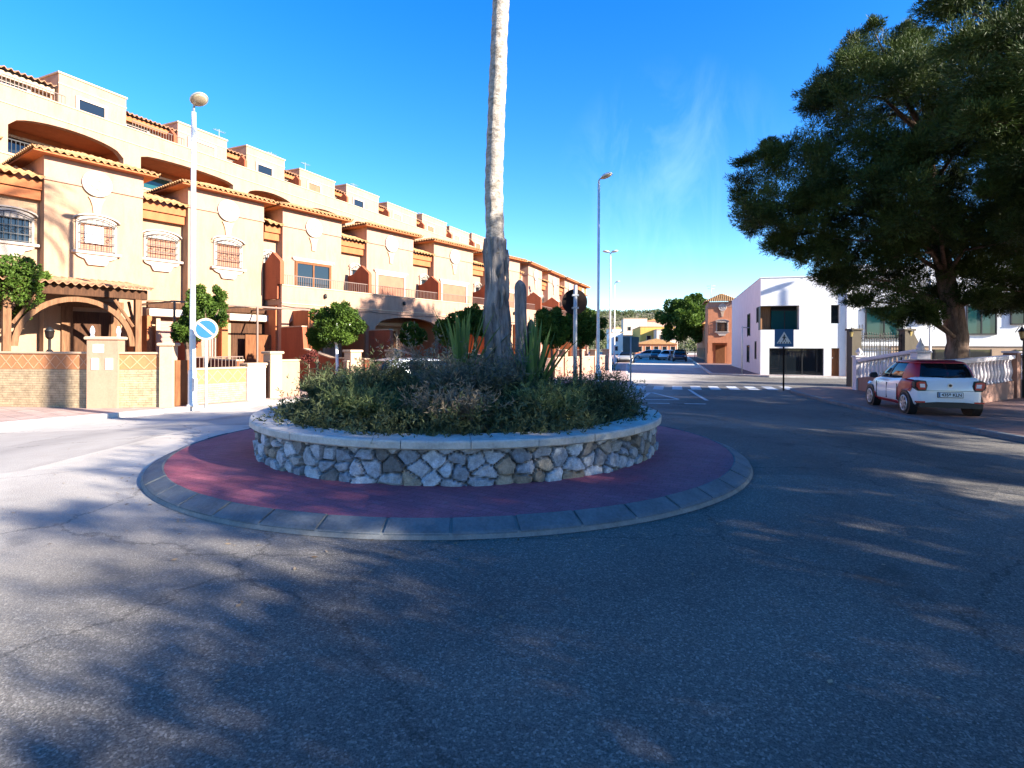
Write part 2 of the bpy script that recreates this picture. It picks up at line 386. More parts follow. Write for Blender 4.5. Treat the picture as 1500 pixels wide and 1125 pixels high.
# ------------------------------------------------------------------ camera, light, sky
cam = bpy.data.cameras.new('camera'); co = bpy.data.objects.new('camera', cam); COL.objects.link(co)
co.location = (0, 0, EYE); co.rotation_euler = (R(90), R(-0.3), 0)
cam.sensor_width = 36; cam.lens = F/1500*36; cam.shift_y = -54.5/1500; cam.clip_end = 6000; cam.clip_start = .05
S.camera = co
AZ = R(27); EL = R(21)
sun_dir = Vector((math.cos(AZ)*math.cos(EL), -math.sin(AZ)*math.cos(EL), math.sin(EL)))
sl = bpy.data.lights.new('sun', 'SUN'); sl.energy = 5; sl.angle = R(.55); sl.color = (1, .925, .81)
so = bpy.data.objects.new('sun', sl); COL.objects.link(so); so.rotation_euler = sun_dir.to_track_quat('Z', 'Y').to_euler()
so.location = (30, -20, 40)
W = bpy.data.worlds.new('World'); S.world = W; W.use_nodes = True
t = W.node_tree; bg = t.nodes['Background']
sky = N(t, 'ShaderNodeTexSky', sky_type='NISHITA'); sky.sun_disc = False; sky.sun_elevation = EL
sky.sun_rotation = math.atan2(sun_dir.x, sun_dir.y); sky.air_density = 1.0; sky.dust_density = .05; sky.ozone_density = 3.5
hs = N(t, 'ShaderNodeHueSaturation'); hs.inputs['Saturation'].default_value = 1.34; hs.inputs['Value'].default_value = 1.12; hs.inputs['Hue'].default_value = .512
L(t, sky.outputs[0], hs.inputs['Color'])
# thin cirrus wisps
tc = N(t, 'ShaderNodeTexCoord').outputs['Generated']
mp = N(t, 'ShaderNodeMapping'); mp.inputs['Scale'].default_value = (7, 3, 2.2); mp.inputs['Rotation'].default_value = (0, R(24), 0); L(t, tc, mp.inputs[0])
n1 = noise(t, mp.outputs[0], 1.6, 9, .62); n1.inputs['Distortion'].default_value = .7
cd = Vector(((985-750)/F, 1, (HY-270)/F)).normalized()
dp = N(t, 'ShaderNodeVectorMath', operation='DOT_PRODUCT'); L(t, tc, dp.inputs[0]); dp.inputs[1].default_value = cd
mk = N(t, 'ShaderNodeMapRange'); mk.inputs[1].default_value = .980; mk.inputs[2].default_value = 1.0; L(t, dp.outputs['Value'], mk.inputs[0])
cl = ramp(t, n1.outputs[0], [(.46, (0, 0, 0)), (.80, (1, 1, 1))])
mu = N(t, 'ShaderNodeMath', operation='MULTIPLY'); L(t, cl.outputs[0], mu.inputs[0]); L(t, mk.outputs[0], mu.inputs[1])
mu2 = N(t, 'ShaderNodeMath', operation='MULTIPLY'); L(t, mu.outputs[0], mu2.inputs[0]); mu2.inputs[1].default_value = .15
L(t, mixc(t, mu2.outputs[0], hs.outputs[0], (4.2, 5.6, 7.0)), bg.inputs[0])
bg.inputs[1].default_value = .088
S.view_settings.view_transform = 'Standard'; S.view_settings.look = 'None'; S.view_settings.gamma = 1
S.view_settings.exposure = 2.05
S.cycles.max_bounces = 8; S.cycles.diffuse_bounces = 3; S.cycles.transparent_max_bounces = 4
# ------------------------------------------------------------------ setting
def struct(o, kind='structure'): o['kind'] = kind; return o
def sheet(name, poly, z, mat):
    return struct(MB().add([(x, y, z) for x, y in poly], [tuple(range(len(poly)))]).build(name, mat))
m_earth = M('dry_earth', (.30, .23, .14), .95, .05, .4, .3, 3)
sheet('ground', [(-3000, -600), (3000, -600), (3000, 5000), (-3000, 5000)], -.32, m_earth)
K = 1.16; GZ = -.25                    # the ground falls gently away from the roundabout
def sk(l): return [(x*K, y*K) for x, y in l]
def gz(x, y):
    d = math.hypot(x+.787, y-8.81); q = max(0, min(1, (d-4.6)/6.5)); return GZ*q*q*(3-2*q)
gx = [-70, -40, -20]+[x*.5 for x in range(-30, 31)]+[20, 40, 70]; gy = [-40, -15]+[y*.5 for y in range(-10, 45)]+[26, 40, 80, 200]
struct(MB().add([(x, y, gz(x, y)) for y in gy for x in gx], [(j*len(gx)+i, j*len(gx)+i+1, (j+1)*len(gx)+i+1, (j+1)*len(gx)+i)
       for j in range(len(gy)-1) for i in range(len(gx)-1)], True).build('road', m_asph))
def offs(pl, d):
    out = []
    for i, p in enumerate(pl):
        a = Vector(pl[max(i-1, 0)]); b = Vector(pl[min(i+1, len(pl)-1)]); q = (b-a).normalized()
        out.append((p[0]-q.y*d, p[1]+q.x*d))
    return out
def pavement(name, line, back, h, mat, kmat, side, kw=.16):
    """raised pavement inside a kerb line; side=+1 when the pavement lies left of the line"""
    h += GZ; line = sk(line); back = sk(back); inn = offs(line, side*kw); poly = inn+back
    if side < 0: poly = poly[::-1]
    m = MB(); n = len(poly)
    m.add([(x, y, h) for x, y in poly], [tuple(range(n))])
    struct(m.build(name, mat))
    k = MB()
    for i in range(len(line)-1):
        a, b, c, d = line[i], line[i+1], inn[i+1], inn[i]
        L_ = math.dist(a, b); ns = max(1, int(L_/1.0))
        for s in range(ns):
            u0, u1 = s/ns+.006/L_, (s+1)/ns-.006/L_
            q = lambda p, r, u: (p[0]+(r[0]-p[0])*u, p[1]+(r[1]-p[1])*u)
            b0, b1, c1, c0 = q(a, b, u0), q(a, b, u1), q(d, c, u1), q(d, c, u0)
            e = .02
            k.loft([[(*p, GZ-.05) for p in (b0, b1, c1, c0)], [(*p, h-e) for p in (b0, b1, c1, c0)],
                    [(*q(b0, c0, .12), h+.004), (*q(b1, c1, .12), h+.004), (*c1, h+.004), (*c0, h+.004)]])
    struct(k.build('kerb', kmat))
KL = [(-17, -4), (-12.4, 6.2), (-9.68, 10.5), (-9.1, 11.4), (-7.57, 13.7), (-6.6, 14.9), (-4.6, 16.9), (-2, 18.4), (.8, 18.9), (2.9, 19.0),
      (3.75, 19.3), (4.4, 20.1), (4.75, 21.2), (7.0, 33.6), (10.2, 49), (15.8, 70), (27, 110)]
pavement('pavement', KL, [(27, 140), (-60, 140), (-60, -4)], .12, m_pave_l, m_kerb_l, 1)
KR = [(8.3, -14), (8.75, 2), (8.8, 9.4), (8.75, 12.5), (9.3, 16.7), (9.95, 19.8), (10.5, 21), (12, 21.9), (60, 27)]
pavement('pavement', KR, [(60, -14)], .10, m_pave_r, m_kerb, -1)
KR2 = [(60, 18), (14.0, 30.3), (13.1, 31.4), (11.9, 33.4), (17, 51), (30, 95), (36, 118)]
pavement('pavement', KR2[::1], [(60, 118)], .11, m_pave_r, m_kerb_l, -1)
# painted markings
mk_ = MB(); du = Vector((.28, .96)).normalized(); dn = Vector((du.y, -du.x))
for k in range(9):
    c = Vector((5.9, 25.6))+Vector((1, .02))*(.86*k)
    a = [c+dn*sx*.22+du*sy*1.15 for sx, sy in ((-1, -1), (1, -1), (1, 1), (-1, 1))]
    mk_.add([(p.x, p.y, GZ+.005) for p in a], [(0, 1, 2, 3)])
struct(mk_.build('crosswalk_marking', m_paint))
def line(name, pts, w):
    m = MB()
    for i in range(len(pts)-1):
        a, b = Vector(pts[i])*K, Vector(pts[i+1])*K; d = (b-a).normalized(); n = Vector((-d.y, d.x))*w/2
        for q in range(6):
            a_, b_ = a.lerp(b, q/6), a.lerp(b, (q+1)/6); m.add([(p.x, p.y, gz(p.x, p.y)+.007) for p in (a_-n, b_-n, b_+n, a_+n)], [(0, 1, 2, 3)])
    return struct(m.build(name, m_paint))
line('lane_marking', [(6.75, 21.2), (6.3, 19), (5.9, 16.8)], .13)
line('yield_marking', [(3.95, 17.1), (4.85, 19.6)], .14); line('yield_marking', [(4.95, 19.6), (5.15, 17.15)], .14); line('yield_marking', [(4.05, 17.0), (5.1, 17.0)], .16)
line('lane_marking', [(3.9, 15.9), (4.5, 15.85)], .16); line('lane_marking', [(4.9, 15.8), (5.5, 15.75)], .16)
# hill on the skyline
NX, NY = 120, 40; V = []; Fc = []
from mathutils import noise as mn
def hz(x, y):
    s = max(0, min(1, (y-240)/260)); s = s*s*(3-2*s)
    h = 22+6*math.sin(x*.006+1.2)+4*math.sin(x*.017)+7*mn.noise((x*.008, y*.01, 2))
    return s*h+2.2*mn.noise((x*.03, y*.03, 5))*s-.08*(1-s)
for j in range(NY+1):
    for i in range(NX+1):
        x = -500+1100*i/NX; y = 200+400*j/NY; V.append((x, y, hz(x, y)))
for j in range(NY):
    for i in range(NX):
        a = j*(NX+1)+i; Fc.append((a, a+1, a+NX+2, a+NX+1))
m_hill = M('hill_ground', (.20, .165, .085), .95, .045, .5, .3, 1)
struct(MB().add(V, Fc, True).build('hill', m_hill))
# scrub and trees on the hill: far-off mass
P = []; n = 2600
xs = rng.uniform(20, 190, n); ys = rng.uniform(240, 520, n)
C = np.array([(x, y, hz(x, y)+.9) for x, y in zip(xs, ys)])
m_scrub = M_leaf('hill_scrub_leaves', (.035, .045, .018), (.11, .125, .045))
rr = rng.uniform(.7, 2.2, (n, 1))*np.array([[1, 1, .9]])
Pp, Dd, ix = clump_points(C, rr, 14)
struct(leaf_mesh('hillside_scrub', Pp, Dd+rdir(len(Pp)), rdir(len(Pp)), 1.1, .8, m_scrub, v=rng.random(n)[ix]*.6+rng.random(len(ix))*.4), 'stuff')
# ------------------------------------------------------------------ roundabout
RC = Vector((-.787, 8.81)); RO, RI, RW = 4.21, 4.0, 2.99
def pol(r, a, z): return (RC.x+r*math.cos(a), RC.y+r*math.sin(a), z)
k = MB(); j = MB(); nb = 46
for i in range(nb):
    a0 = 2*math.pi*i/nb+.0035; a1 = 2*math.pi*(i+1)/nb-.0035; q = 4; dz = random.uniform(-.005, .005)
    rings = []
    for s in range(q+1):
        a = a0+(a1-a0)*s/q
        rings.append([pol(RO, a, -.03), pol(RO, a, .045+dz), pol(RO-.03, a, .065+dz), pol(RI+.02, a, .128+dz), pol(RI, a, .12+dz), pol(RI, a, -.03)])
    k.loft(rings)
struct(k.build('kerb', m_kerb))
n = 184
for i in range(n):                                    # mortar bed under the joints
    a0, a1 = 2*math.pi*i/n, 2*math.pi*(i+1)/n
    j.add([pol(RO+.022, a0, .004), pol(RO+.022, a1, .004), pol(RO-.01, a1, .05), pol(RO-.01, a0, .05)], [(0, 1, 2, 3)])
    j.add([pol(RO-.012, a0, .042), pol(RO-.012, a1, .042), pol(RI, a1, .113), pol(RI, a0, .113)], [(0, 1, 2, 3)])
struct(j.build('kerb_mortar', m_kerbj))
r = MB()
for i in range(n):
    a0, a1 = 2*math.pi*i/n, 2*math.pi*(i+1)/n
    r.add([pol(RI+.002, a0, .116), pol(RI+.002, a1, .116), pol(RW-.1, a1, .135), pol(RW-.1, a0, .135)], [(0, 1, 2, 3)])
struct(r.build('red_paving', m_ring))
planter = empty('planter', (RC.x, RC.y, 0), 0, 'round rubble stone planter wall with pale coping on the roundabout', 'planter')
# rubble wall: stones from a jittered cell pattern, each standing proud of its joints
na, nz = 1000, 24; z0, z1 = .10, .53; cw = .235; circ = 2*math.pi*RW; nc = int(circ/cw); sr = np.random.default_rng(5)
seeds = []
for row in range(-1, 5):
    for c in range(nc):
        seeds.append(((c+.5*(row % 2)+sr.uniform(-.42, .42))*circ/nc % circ, z0+(row+.5)*.135+sr.uniform(-.055, .055)))
seeds = np.array(seeds)
u = np.arange(na)*circ/na; z = np.linspace(z0, z1, nz); UU, ZZ = np.meshgrid(u, z)
pts = np.stack([UU.ravel(), ZZ.ravel()], 1)
wob = np.array([[.02*mn.noise((p[0]*7, p[1]*7, 1)), .02*mn.noise((p[0]*7, p[1]*7, 9))] for p in pts])
d1 = np.empty(len(pts)); d2 = d1.copy(); i1 = np.empty(len(pts), int)
for s in range(0, len(pts), 2000):
    q = pts[s:s+2000]+wob[s:s+2000]
    du_ = np.abs(q[:, None, 0]-seeds[None, :, 0]); du_ = np.minimum(du_, circ-du_)
    dd = np.hypot(du_*.82, q[:, None, 1]-seeds[None, :, 1])
    o = np.argpartition(dd, 1, axis=1)[:, :2]; a = np.take_along_axis(dd, o, 1); sw = a[:, 0] > a[:, 1]
    i1[s:s+2000] = np.where(sw, o[:, 1], o[:, 0]); a.sort(axis=1); d1[s:s+2000] = a[:, 0]; d2[s:s+2000] = a[:, 1]
e = d2-d1; hh = np.clip(e/.028, 0, 1); hh = hh*hh*(3-2*hh)
tilt = sr.normal(0, .10, (len(seeds), 2)); off = sr.uniform(-.012, .022, len(seeds))
rel = pts-seeds[i1]; rel[:, 0] = (rel[:, 0]+circ/2) % circ-circ/2
rad = RW-.06+hh*(.05+off[i1]+rel[:, 0]*tilt[i1, 0]+rel[:, 1]*tilt[i1, 1])
rad += np.array([.008*mn.noise((p[0]*18, p[1]*18, 3)) for p in pts])*hh
ang = pts[:, 0]/RW
V = np.stack([rad*np.cos(ang), rad*np.sin(ang), pts[:, 1]], 1)
fs = [(jz*na+i, jz*na+(i+1) % na, (jz+1)*na+(i+1) % na, (jz+1)*na+i) for jz in range(nz-1) for i in range(na)]
pal = np.array([(.50, .52, .55), (.42, .45, .49), (.62, .63, .64), (.33, .36, .40), (.42, .34, .25), (.34, .27, .20), (.54, .55, .57), (.26, .24, .22), (.56, .57, .58), (.46, .43, .39)])
cs = pal[sr.integers(0, len(pal), len(seeds))]*sr.uniform(.72, 1.15, (len(seeds), 1))*np.array([.74, .79, .85])
mort = np.array([.085, .075, .062]); wgt = np.clip((e-.003)/.009, 0, 1)[:, None]
cv = cs[i1]*wgt+mort*(1-wgt)
o = MB().add(V, fs, False).build('stone_wall', m_stone, planter)
ca = o.data.color_attributes.new('col', 'FLOAT_COLOR', 'POINT'); ca.data.foreach_set('color', np.concatenate([cv, np.ones((len(cv), 1))], 1).astype(np.float32).ravel())
c = MB(); ns = 26
for i in range(ns):
    a0 = 2*math.pi*i/ns+.0012; a1 = 2*math.pi*(i+1)/ns-.0012; rings = []; dz = random.uniform(-.004, .004); dr = random.uniform(-.006, .006)
    for s in range(7):
        a = a0+(a1-a0)*s/6; f = lambda r_, z_: (( r_+dr)*math.cos(a), (r_+dr)*math.sin(a), z_+dz)
        rings.append([f(3.03, .525), f(3.05, .54), f(3.05, .605), f(3.035, .622), f(2.62, .63), f(2.6, .525)])
    c.loft(rings)
c.build('coping', m_coping, planter)
def mound(x, y):                                      # height of the planted mound above the soil edge
    d = min(1, math.hypot(x-RC.x, y-RC.y)/2.75); e_ = 1-d*d
    return .52+.50*e_+.10*mn.noise((x*1.1, y*1.1, 3))+.20*math.exp(-((x+2.0)**2+(y-9.0)**2)/.6)
V = []; Fc = []; nr, nA = 14, 48
for i in range(nr+1):
    for k_ in range(nA):
        a = 2*math.pi*k_/nA; rr = 2.72*i/nr; x, y = RC.x+rr*math.cos(a), RC.y+rr*math.sin(a); V.append((x-RC.x, y-RC.y, mound(x, y)-.16))
for i in range(nr):
    for k_ in range(nA): Fc.append((i*nA+k_, i*nA+(k_+1) % nA, (i+1)*nA+(k_+1) % nA, (i+1)*nA+k_))
MB().add(V, Fc, True).build('soil', m_soil, planter)
# rosemary-like ground shrubs: sprigs of narrow leaves over the mound, one mass
def sprigs(n, pts_fn, hmin, hmax, per, ln, wd, lean=.6):
    B = []; D = []
    for _ in range(n):
        p, up = pts_fn(); B.append(p); D.append(up)
    B = np.array(B); D = np.array(D)+rng.normal(size=(n, 3))*lean*.5; D /= np.linalg.norm(D, axis=1)[:, None]
    H = rng.uniform(hmin, hmax, n)*np.array([1+.75*mn.noise((q[0]*2.1, q[1]*2.1, 6)) for q in B]); idx = np.repeat(np.arange(n), per); tt = rng.random(len(idx))
    P = B[idx]+D[idx]*(H[idx]*tt)[:, None]
    bend = rng.normal(size=(n, 3))*.25; P += bend[idx]*(H[idx]*tt**2)[:, None]
    dd = D[idx]*.7+rdir(len(idx))*.9
    hue = rng.random(n)
    v = .12+.45*hue[idx]+.25*tt+rng.normal(size=len(idx))*.12
    return P, dd, v, idx
def shr_pt():
    while True:
        a = rng.uniform(0, 2*math.pi); r_ = 2.92*math.sqrt(rng.random()); x, y = RC.x+r_*math.cos(a), RC.y+r_*math.sin(a)
        if mn.noise((x*1.6, y*1.6, 8)) > -.42 or rng.random() < .4: break
    out = Vector((math.cos(a), math.sin(a), 0))*(r_/2.9)**2
    wig = .04*math.sin(a*9)+.05*mn.noise((a*3, 0, 0))
    if r_ > 2.64+wig: r_ = 2.64+wig
    x, y = RC.x+r_*math.cos(a), RC.y+r_*math.sin(a)
    return (x, y, mound(x, y)-.13), (out.x*.55, out.y*.55, 1)
P, D, v, _ = sprigs(5600, shr_pt, .10, .36, 26, .06, .012)
# colour drifts from plant to plant
pv = np.array([mn.noise((p[0]*1.3, p[1]*1.3, 4)) for p in P[::26]]).repeat(26)
struct(tag(leaf_mesh('shrubbery', P, D, rdir(len(P)), rng.uniform(.05, .095, len(P)), .017, m_shrub, v=v+pv*.5)), 'stuff')
def clumpy(name, label, cat, x, y, n, rad, h, mat, group=None):
    def f():
        a = rng.uniform(0, 6.283); r_ = rad*math.sqrt(rng.random()); 
        return (x+r_*math.cos(a), y+r_*math.sin(a), mound(x, y)-.1), (math.cos(a)*r_/rad*.9, math.sin(a)*r_/rad*.9, 1.1)
    P, D, v, _ = sprigs(n, f, h*.5, h, 36, .07, .02, .5)
    return tag(leaf_mesh(name, P, D, rdir(len(P)), .085, .013, mat, v=v), label, cat, group)
clumpy('grey_shrub', 'silvery grey feathery shrub in the planter, in front of the palm trunk', 'shrub', -.62, 8.05, 330, .48, .62, m_lav)
clumpy('dark_shrub', 'tall dark green shrub at the planter rim nearest the white car', 'shrub', 1.05, 8.55, 420, .62, .50, m_shrub)
clumpy('dark_shrub', 'bushy dark shrub with upright twigs at the rim nearest the no parking sign', 'shrub', -2.45, 8.6, 420, .6, .46, m_shrub)
clumpy('flowering_shrub', 'leggy shrub with loose twigs rising at the back of the planter', 'shrub', -2.75, 9.5, 180, .4, .5, m_shrub)
m_pale = M_leaf('pale_shrub_leaf', (.05, .075, .02), (.22, .26, .10), .25); m_dry = M_leaf('dry_stalk', (.10, .075, .05), (.30, .24, .16), .1)
clumpy('pale_shrub', 'small yellowish green shrub near the front left of the planter', 'shrub', -1.9, 7.35, 150, .34, .42, m_pale)
clumpy('pale_shrub', 'small yellowish green shrub at the front right of the planter', 'shrub', .55, 7.3, 130, .30, .38, m_pale)
clumpy('dry_shrub', 'brown half dead shrub in the middle front of the planter', 'shrub', -.75, 6.95, 120, .36, .46, m_dry)
clumpy('dry_shrub', 'brown dry twigs sticking up by the yucca nearest the houses', 'shrub', -1.5, 9.2, 90, .3, .62, m_dry)
# strap-leaved yuccas
def yucca(x, y, n, h, label):
    o = empty('yucca', (x, y, mound(x, y)-.15), 0, label, 'yucca', 'yuccas beside the palm'); m = MB(); vs = []
    for i in range(n):
        a = rng.uniform(0, 6.283); inc = abs(rng.normal(0, .26))+.03; hh_ = h*rng.uniform(.6, 1.05); w = rng.uniform(.036, .058); rings = []
        d = Vector((math.cos(a), math.sin(a), 0)); sd = Vector((-d.y, d.x, 0)); p = d*.04
        for s in range(7):
            tt = s/6; an = inc*(1+.75*tt*tt); ww = w*(1-tt)**.6*(.6+.4*min(1, tt*5))+.002
            nrm = d*math.cos(an)-Vector((0, 0, 1))*math.sin(an)
            rings.append([p-sd*ww+nrm*(-.3*ww), p+nrm*.25*ww, p+sd*ww-nrm*(.3*ww)])
            p = p+(d*math.sin(an)+Vector((0, 0, math.cos(an))))*hh_/6
        b = len(m.v); m.loft(rings, False, True, False); vs += [rng.random()]*(len(m.v)-b)
    ob = m.build('leaves', m_yuc, o); at_ = ob.data.attributes.new('v', 'FLOAT', 'POINT'); at_.data.foreach_set('value', np.array(vs, dtype=np.float32))
yucca(-.78, 8.75, 40, 1.42, 'tall spiky yucca with strap leaves at the foot of the palm, nearest the apricot houses')
yucca(.33, 8.6, 38, 1.34, 'spiky bright green yucca at the foot of the palm beside the column cactus')
# palm
palm = empty('palm_tree', (-.25, 9.05, .6), 0, 'tall bare palm trunk rising from the roundabout planter', 'palm tree')
def trunk_mb(path, n=28, amp=.01, fr=6, zsub=1):
    m = MB(); rings = []
    for (x, y, z_, r_) in path:
        ring = []
        for k_ in range(n):
            a = 2*math.pi*k_/n
            rr = r_*(1+amp*mn.noise((math.cos(a)*fr*.4+x, math.sin(a)*fr*.4, z_*1.6))*2)
            ring.append((x+rr*math.cos(a), y+rr*math.sin(a), z_))
        rings.append(ring)
    return m.loft(rings, True, True)
def interp(keys, n):
    ks = np.array(keys, float); zz = np.linspace(ks[0, 2], ks[-1, 2], n)
    return [(np.interp(q, ks[:, 2], ks[:, 0]), np.interp(q, ks[:, 2], ks[:, 1]), q, np.interp(q, ks[:, 2], ks[:, 3])) for q in zz]
up = [(a, b, c_, d_*(1+.035*math.sin(c_*23+math.sin(c_*5)))) for a, b, c_, d_ in interp([(-.03, 0, 2.5, .155), (-.06, 0, 3.6, .15), (.0, 0, 5.5, .135), (.05, 0, 7, .13), (.12, 0, 12, .12)], 190)]
trunk_mb(up, 24, .05, 9).build('trunk', m_palm, palm)
lo = interp([(.03, 0, -.25, .36), (.03, 0, 0, .31), (.02, 0, .35, .25), (.03, 0, .9, .21), (0, 0, 1.6, .19), (-.03, 0, 2.3, .17), (-.03, 0, 2.75, .158)], 90)
trunk_mb(lo, 36, .19, 7).build('old_bark', m_palm_d, palm)
strip = MB()
for i in range(64):                                    # torn frond bases hanging on the lower trunk
    a = rng.uniform(0, 6.283); zz = rng.uniform(.1, 2.45); r_ = np.interp(zz, [-.25, .35, .9, 1.6, 2.3], [.35, .25, .21, .19, .165]); ln_ = rng.uniform(.2, .55)
    d = Vector((math.cos(a), math.sin(a), 0)); sd = Vector((-d.y, d.x, 0)); w = rng.uniform(.025, .05)
    rings = []
    for s in range(5):
        tt = s/4; p = d*(r_-.005+.025*math.sin(tt*3))+Vector((0, 0, zz+ln_*(tt-.5)))+sd*.03*math.sin(3*tt+i)
        ww = w*(1-.6*tt); rings.append([p-sd*ww-d*.03, p+d*.022, p+sd*ww-d*.03])
    strip.loft(rings, True, False)
strip.build('frond_base', m_palm_d, palm)
fr = []
cr_P = []; cr_D = []; cr_U = []
for i in range(30):
    a = 2*math.pi*i/30+rng.uniform(-.1, .1); el = rng.uniform(-.3, 1.2); d = Vector((math.cos(a), math.sin(a), 0)); p = Vector((.12, 0, 11.9))
    for s in range(26):
        an = el-1.5*(s/26)**1.4; st = d*math.cos(an)+Vector((0, 0, math.sin(an))); p = p+st*.09
        sd = Vector((-d.y, d.x, 0))
        for sg in (-1, 1):
            cr_P.append(p); cr_D.append(sd*sg+st*.6+Vector((0, 0, -.25))); cr_U.append(Vector((0, 0, 1))+st*.2)
leaf_mesh('crown', np.array(cr_P), np.array(cr_D), np.array(cr_U), .5, .045, m_yucl, palm)
cact = empty('column_cactus', (.17, 8.98, .6), 0, 'tall narrow ribbed column cactus standing right against the palm trunk', 'cactus')
for (dx, dy, hgt, rad, lean) in ((0, 0, 2.08, .098, -.05), (.13, -.06, 1.15, .075, .06), (-.06, -.16, .8, .07, -.03), (.10, .12, 1.45, .07, .04)):
    m = MB(); rings = []
    for q in range(40):
        z_ = -.2+(hgt+.2)*q/39; e_ = max(.05, 1-max(0, (z_-hgt+.14)/.14)**2)**.5; ring = []
        for k_ in range(28):
            a = 2*math.pi*k_/28; rr = rad*e_*(1+.13*math.cos(7*a)+.10*mn.noise((z_*3, dx*20, math.cos(a))))*(1-.12*z_/hgt)
            ring.append((dx+lean*z_/hgt+rr*math.cos(a), dy+rr*math.sin(a), z_))
        rings.append(ring)
    m.loft(rings, True, True).build('stem', m_cactus if rad < .09 else m_palm_d, cact)
# ------------------------------------------------------------------ row of townhouses
RU = Vector((.58, .814)); RO_ = Vector((-15.2, 18.05)); RANG = math.atan2(.814, .58)
TL = [-4.4, 0, 4.43, 8.45, 13.2, 18.2, 23.2]; TW = [2.85, 2.85, 3.1, 3.15, 3.3, 3.6, 3.9]
def hip(mb, x0, x1, y0, y1, z, rise, ov, thick=.12, tiles_front=True):
    X0, X1, Y0, Y1 = x0-ov, x1+ov, y0-ov, y1; cy = min((X1-X0)/2, (Y1-Y0)/2); r0 = (X0+cy, Y0+cy, z+rise); r1 = (X1-cy-.001, Y0+cy, z+rise)
    mb.tiles((X0, Y0, z), (X1, Y0, z), r0, r1)
    yb = Y1; rb0 = (X0+cy, yb, z+rise); rb1 = (X1-cy, yb, z+rise)
    mb.tiles((X0, yb, z), (X0, Y0, z), rb0, r0); mb.tiles((X1, Y0, z), (X1, yb, z), r1, rb1)
    return X0, X1, Y0, Y1
def scroll_window(house, x0, x1, z0, z1, y, shutter, open_=False, sill=True, grille=True, label=None):
    """window: shutter or glass panel, moulded white surround with an arched head, bracketed sill, iron cage"""
    w = MB().box(x0, x1, y-.012, y+.02, z0, z1).build('window', shutter, house)
    fr = MB(); t_ = .13
    fr.box(x0-t_, x0, y-.06, y, z0, z1); fr.box(x1, x1+t_, y-.06, y, z0, z1)
    c = (x0+x1)/2; h = (x1-x0)/2+t_; n = 14; poly = [(x0-t_, z1), (x1+t_, z1)]
    poly += [(c+h*math.cos(math.pi*k/n), z1+.10+.20*math.sin(math.pi*k/n)**1.2) for k in range(n+1)]
    fr.prism(poly, 1, y-.07, y)
    cap = [(c+(h+.08)*math.cos(math.pi*k/n), z1+.12+.20*math.sin(math.pi*k/n)**1.2) for k in range(n+1)]
    for a, b in zip(cap[:-1], cap[1:]): fr.loft([[(p[0], y-.12, p[1]), (p[0], y, p[1]), (p[0], y, p[1]+.05), (p[0], y-.12, p[1]+.05)] for p in (b, a)])
    fr.build('frame', m_trim, w)
    if sill:
        s = MB().bbox(x0-t_-.12, x1+t_+.12, y-.17, y, z0-.09, z0)
        prof = [(x0-t_-.06, z0-.09), (x1+t_+.06, z0-.09)]
        prof = [(c+hw, z0-.09-dz) for hw, dz in ((h+.04, 0), (h-.06, .10), (h-.24, .17), (h-.3, .30), (h-.34, .36))]
        poly = prof+[(2*c-px_, pz_) for px_, pz_ in prof[::-1]]
        s.prism(poly, 1, y-.10, y); s.build('sill', m_trim, w)
    if grille:
        g = MB(); yy = y-.16; k = max(5, int((x1-x0)/.15))
        for i in range(k+1):
            xx = x0-.04+(x1-x0+.08)*i/k; top = z1+.05+.13*math.sin(math.pi*i/k)
            g.tube([(xx, yy, z0), (xx, yy, top)], .011, 5, False)
        for zz in (z0+.04, z0+(z1-z0)*.34, z0+(z1-z0)*.68, z1): g.box(x0-.06, x1+.06, yy-.014, yy+.014, zz-.012, zz+.012)
        pts = [(x0-.06+(x1-x0+.12)*i/12, yy, z1+.06+.14*math.sin(math.pi*i/12)) for i in range(13)]
        g.tube(pts, .016, 5, False); g.tube([(x0-.2, yy, z1+.1), pts[0]], .016, 5, False); g.tube([pts[-1], (x1+.2, yy, z1+.1)], .016, 5, False)
        for xx in (x0-.05, x1+.05):
            g.box(xx-.012, xx+.012, yy, y, z0+.03, z0+.055); g.box(xx-.012, xx+.012, yy, y, z1-.05, z1-.025)
        for zz in (z0+(z1-z0)*.51,):
            for i in range(4):
                xx = x0+(x1-x0)*(i+.5)/4; g.tube([(xx+.05*math.cos(q), yy, zz+.05*math.sin(q)) for q in np.linspace(0, 5.6, 10)], .009, 4, False)
        g.build('grille', m_iron, w)
    return w
def medallion(house, xc, zc, r=.44):
    m = MB(); n = 32
    m.disc((xc, -.03, zc), r, 1, .07, n)
    for r_, th in ((r, .11), (r*.74, .10), (r*.42, .12)):
        for k in range(n):
            a, b = 2*math.pi*k/n, 2*math.pi*(k+1)/n
            P = lambda q, rr, yy: (xc+rr*math.cos(q), yy, zc+rr*math.sin(q))
            m.loft([[P(q, r_, 0), P(q, r_, -th+.02), P(q, r_-.035, -th), P(q, r_-.07, -th+.02), P(q, r_-.07, 0)] for q in (a, b)], False)
    for k in range(8):
        a = 2*math.pi*k/8; m.tube([(xc+.12*math.cos(a), -.08, zc+.12*math.sin(a)), (xc+.28*math.cos(a+.3), -.08, zc+.28*math.sin(a+.3))], .025, 5)
    z = zc-r+.03
    md = m.build('medallion', m_medal, house); z -= .06
    MB().prism([(xc-.25, z), (xc-.19, z-.10), (xc-.13, z-.28), (xc-.09, z-.60), (xc+.09, z-.60), (xc+.13, z-.28), (xc+.19, z-.10), (xc+.25, z)], 1, -.06, 0).build('pedestal', m_cap, md)
def corbels(mb, x0, x1, y, z, n):
    for i in range(n):
        x = x0+(x1-x0)*(i+.5)/n; mb.box(x-.05, x+.05, y-.28, y, z-.16, z)
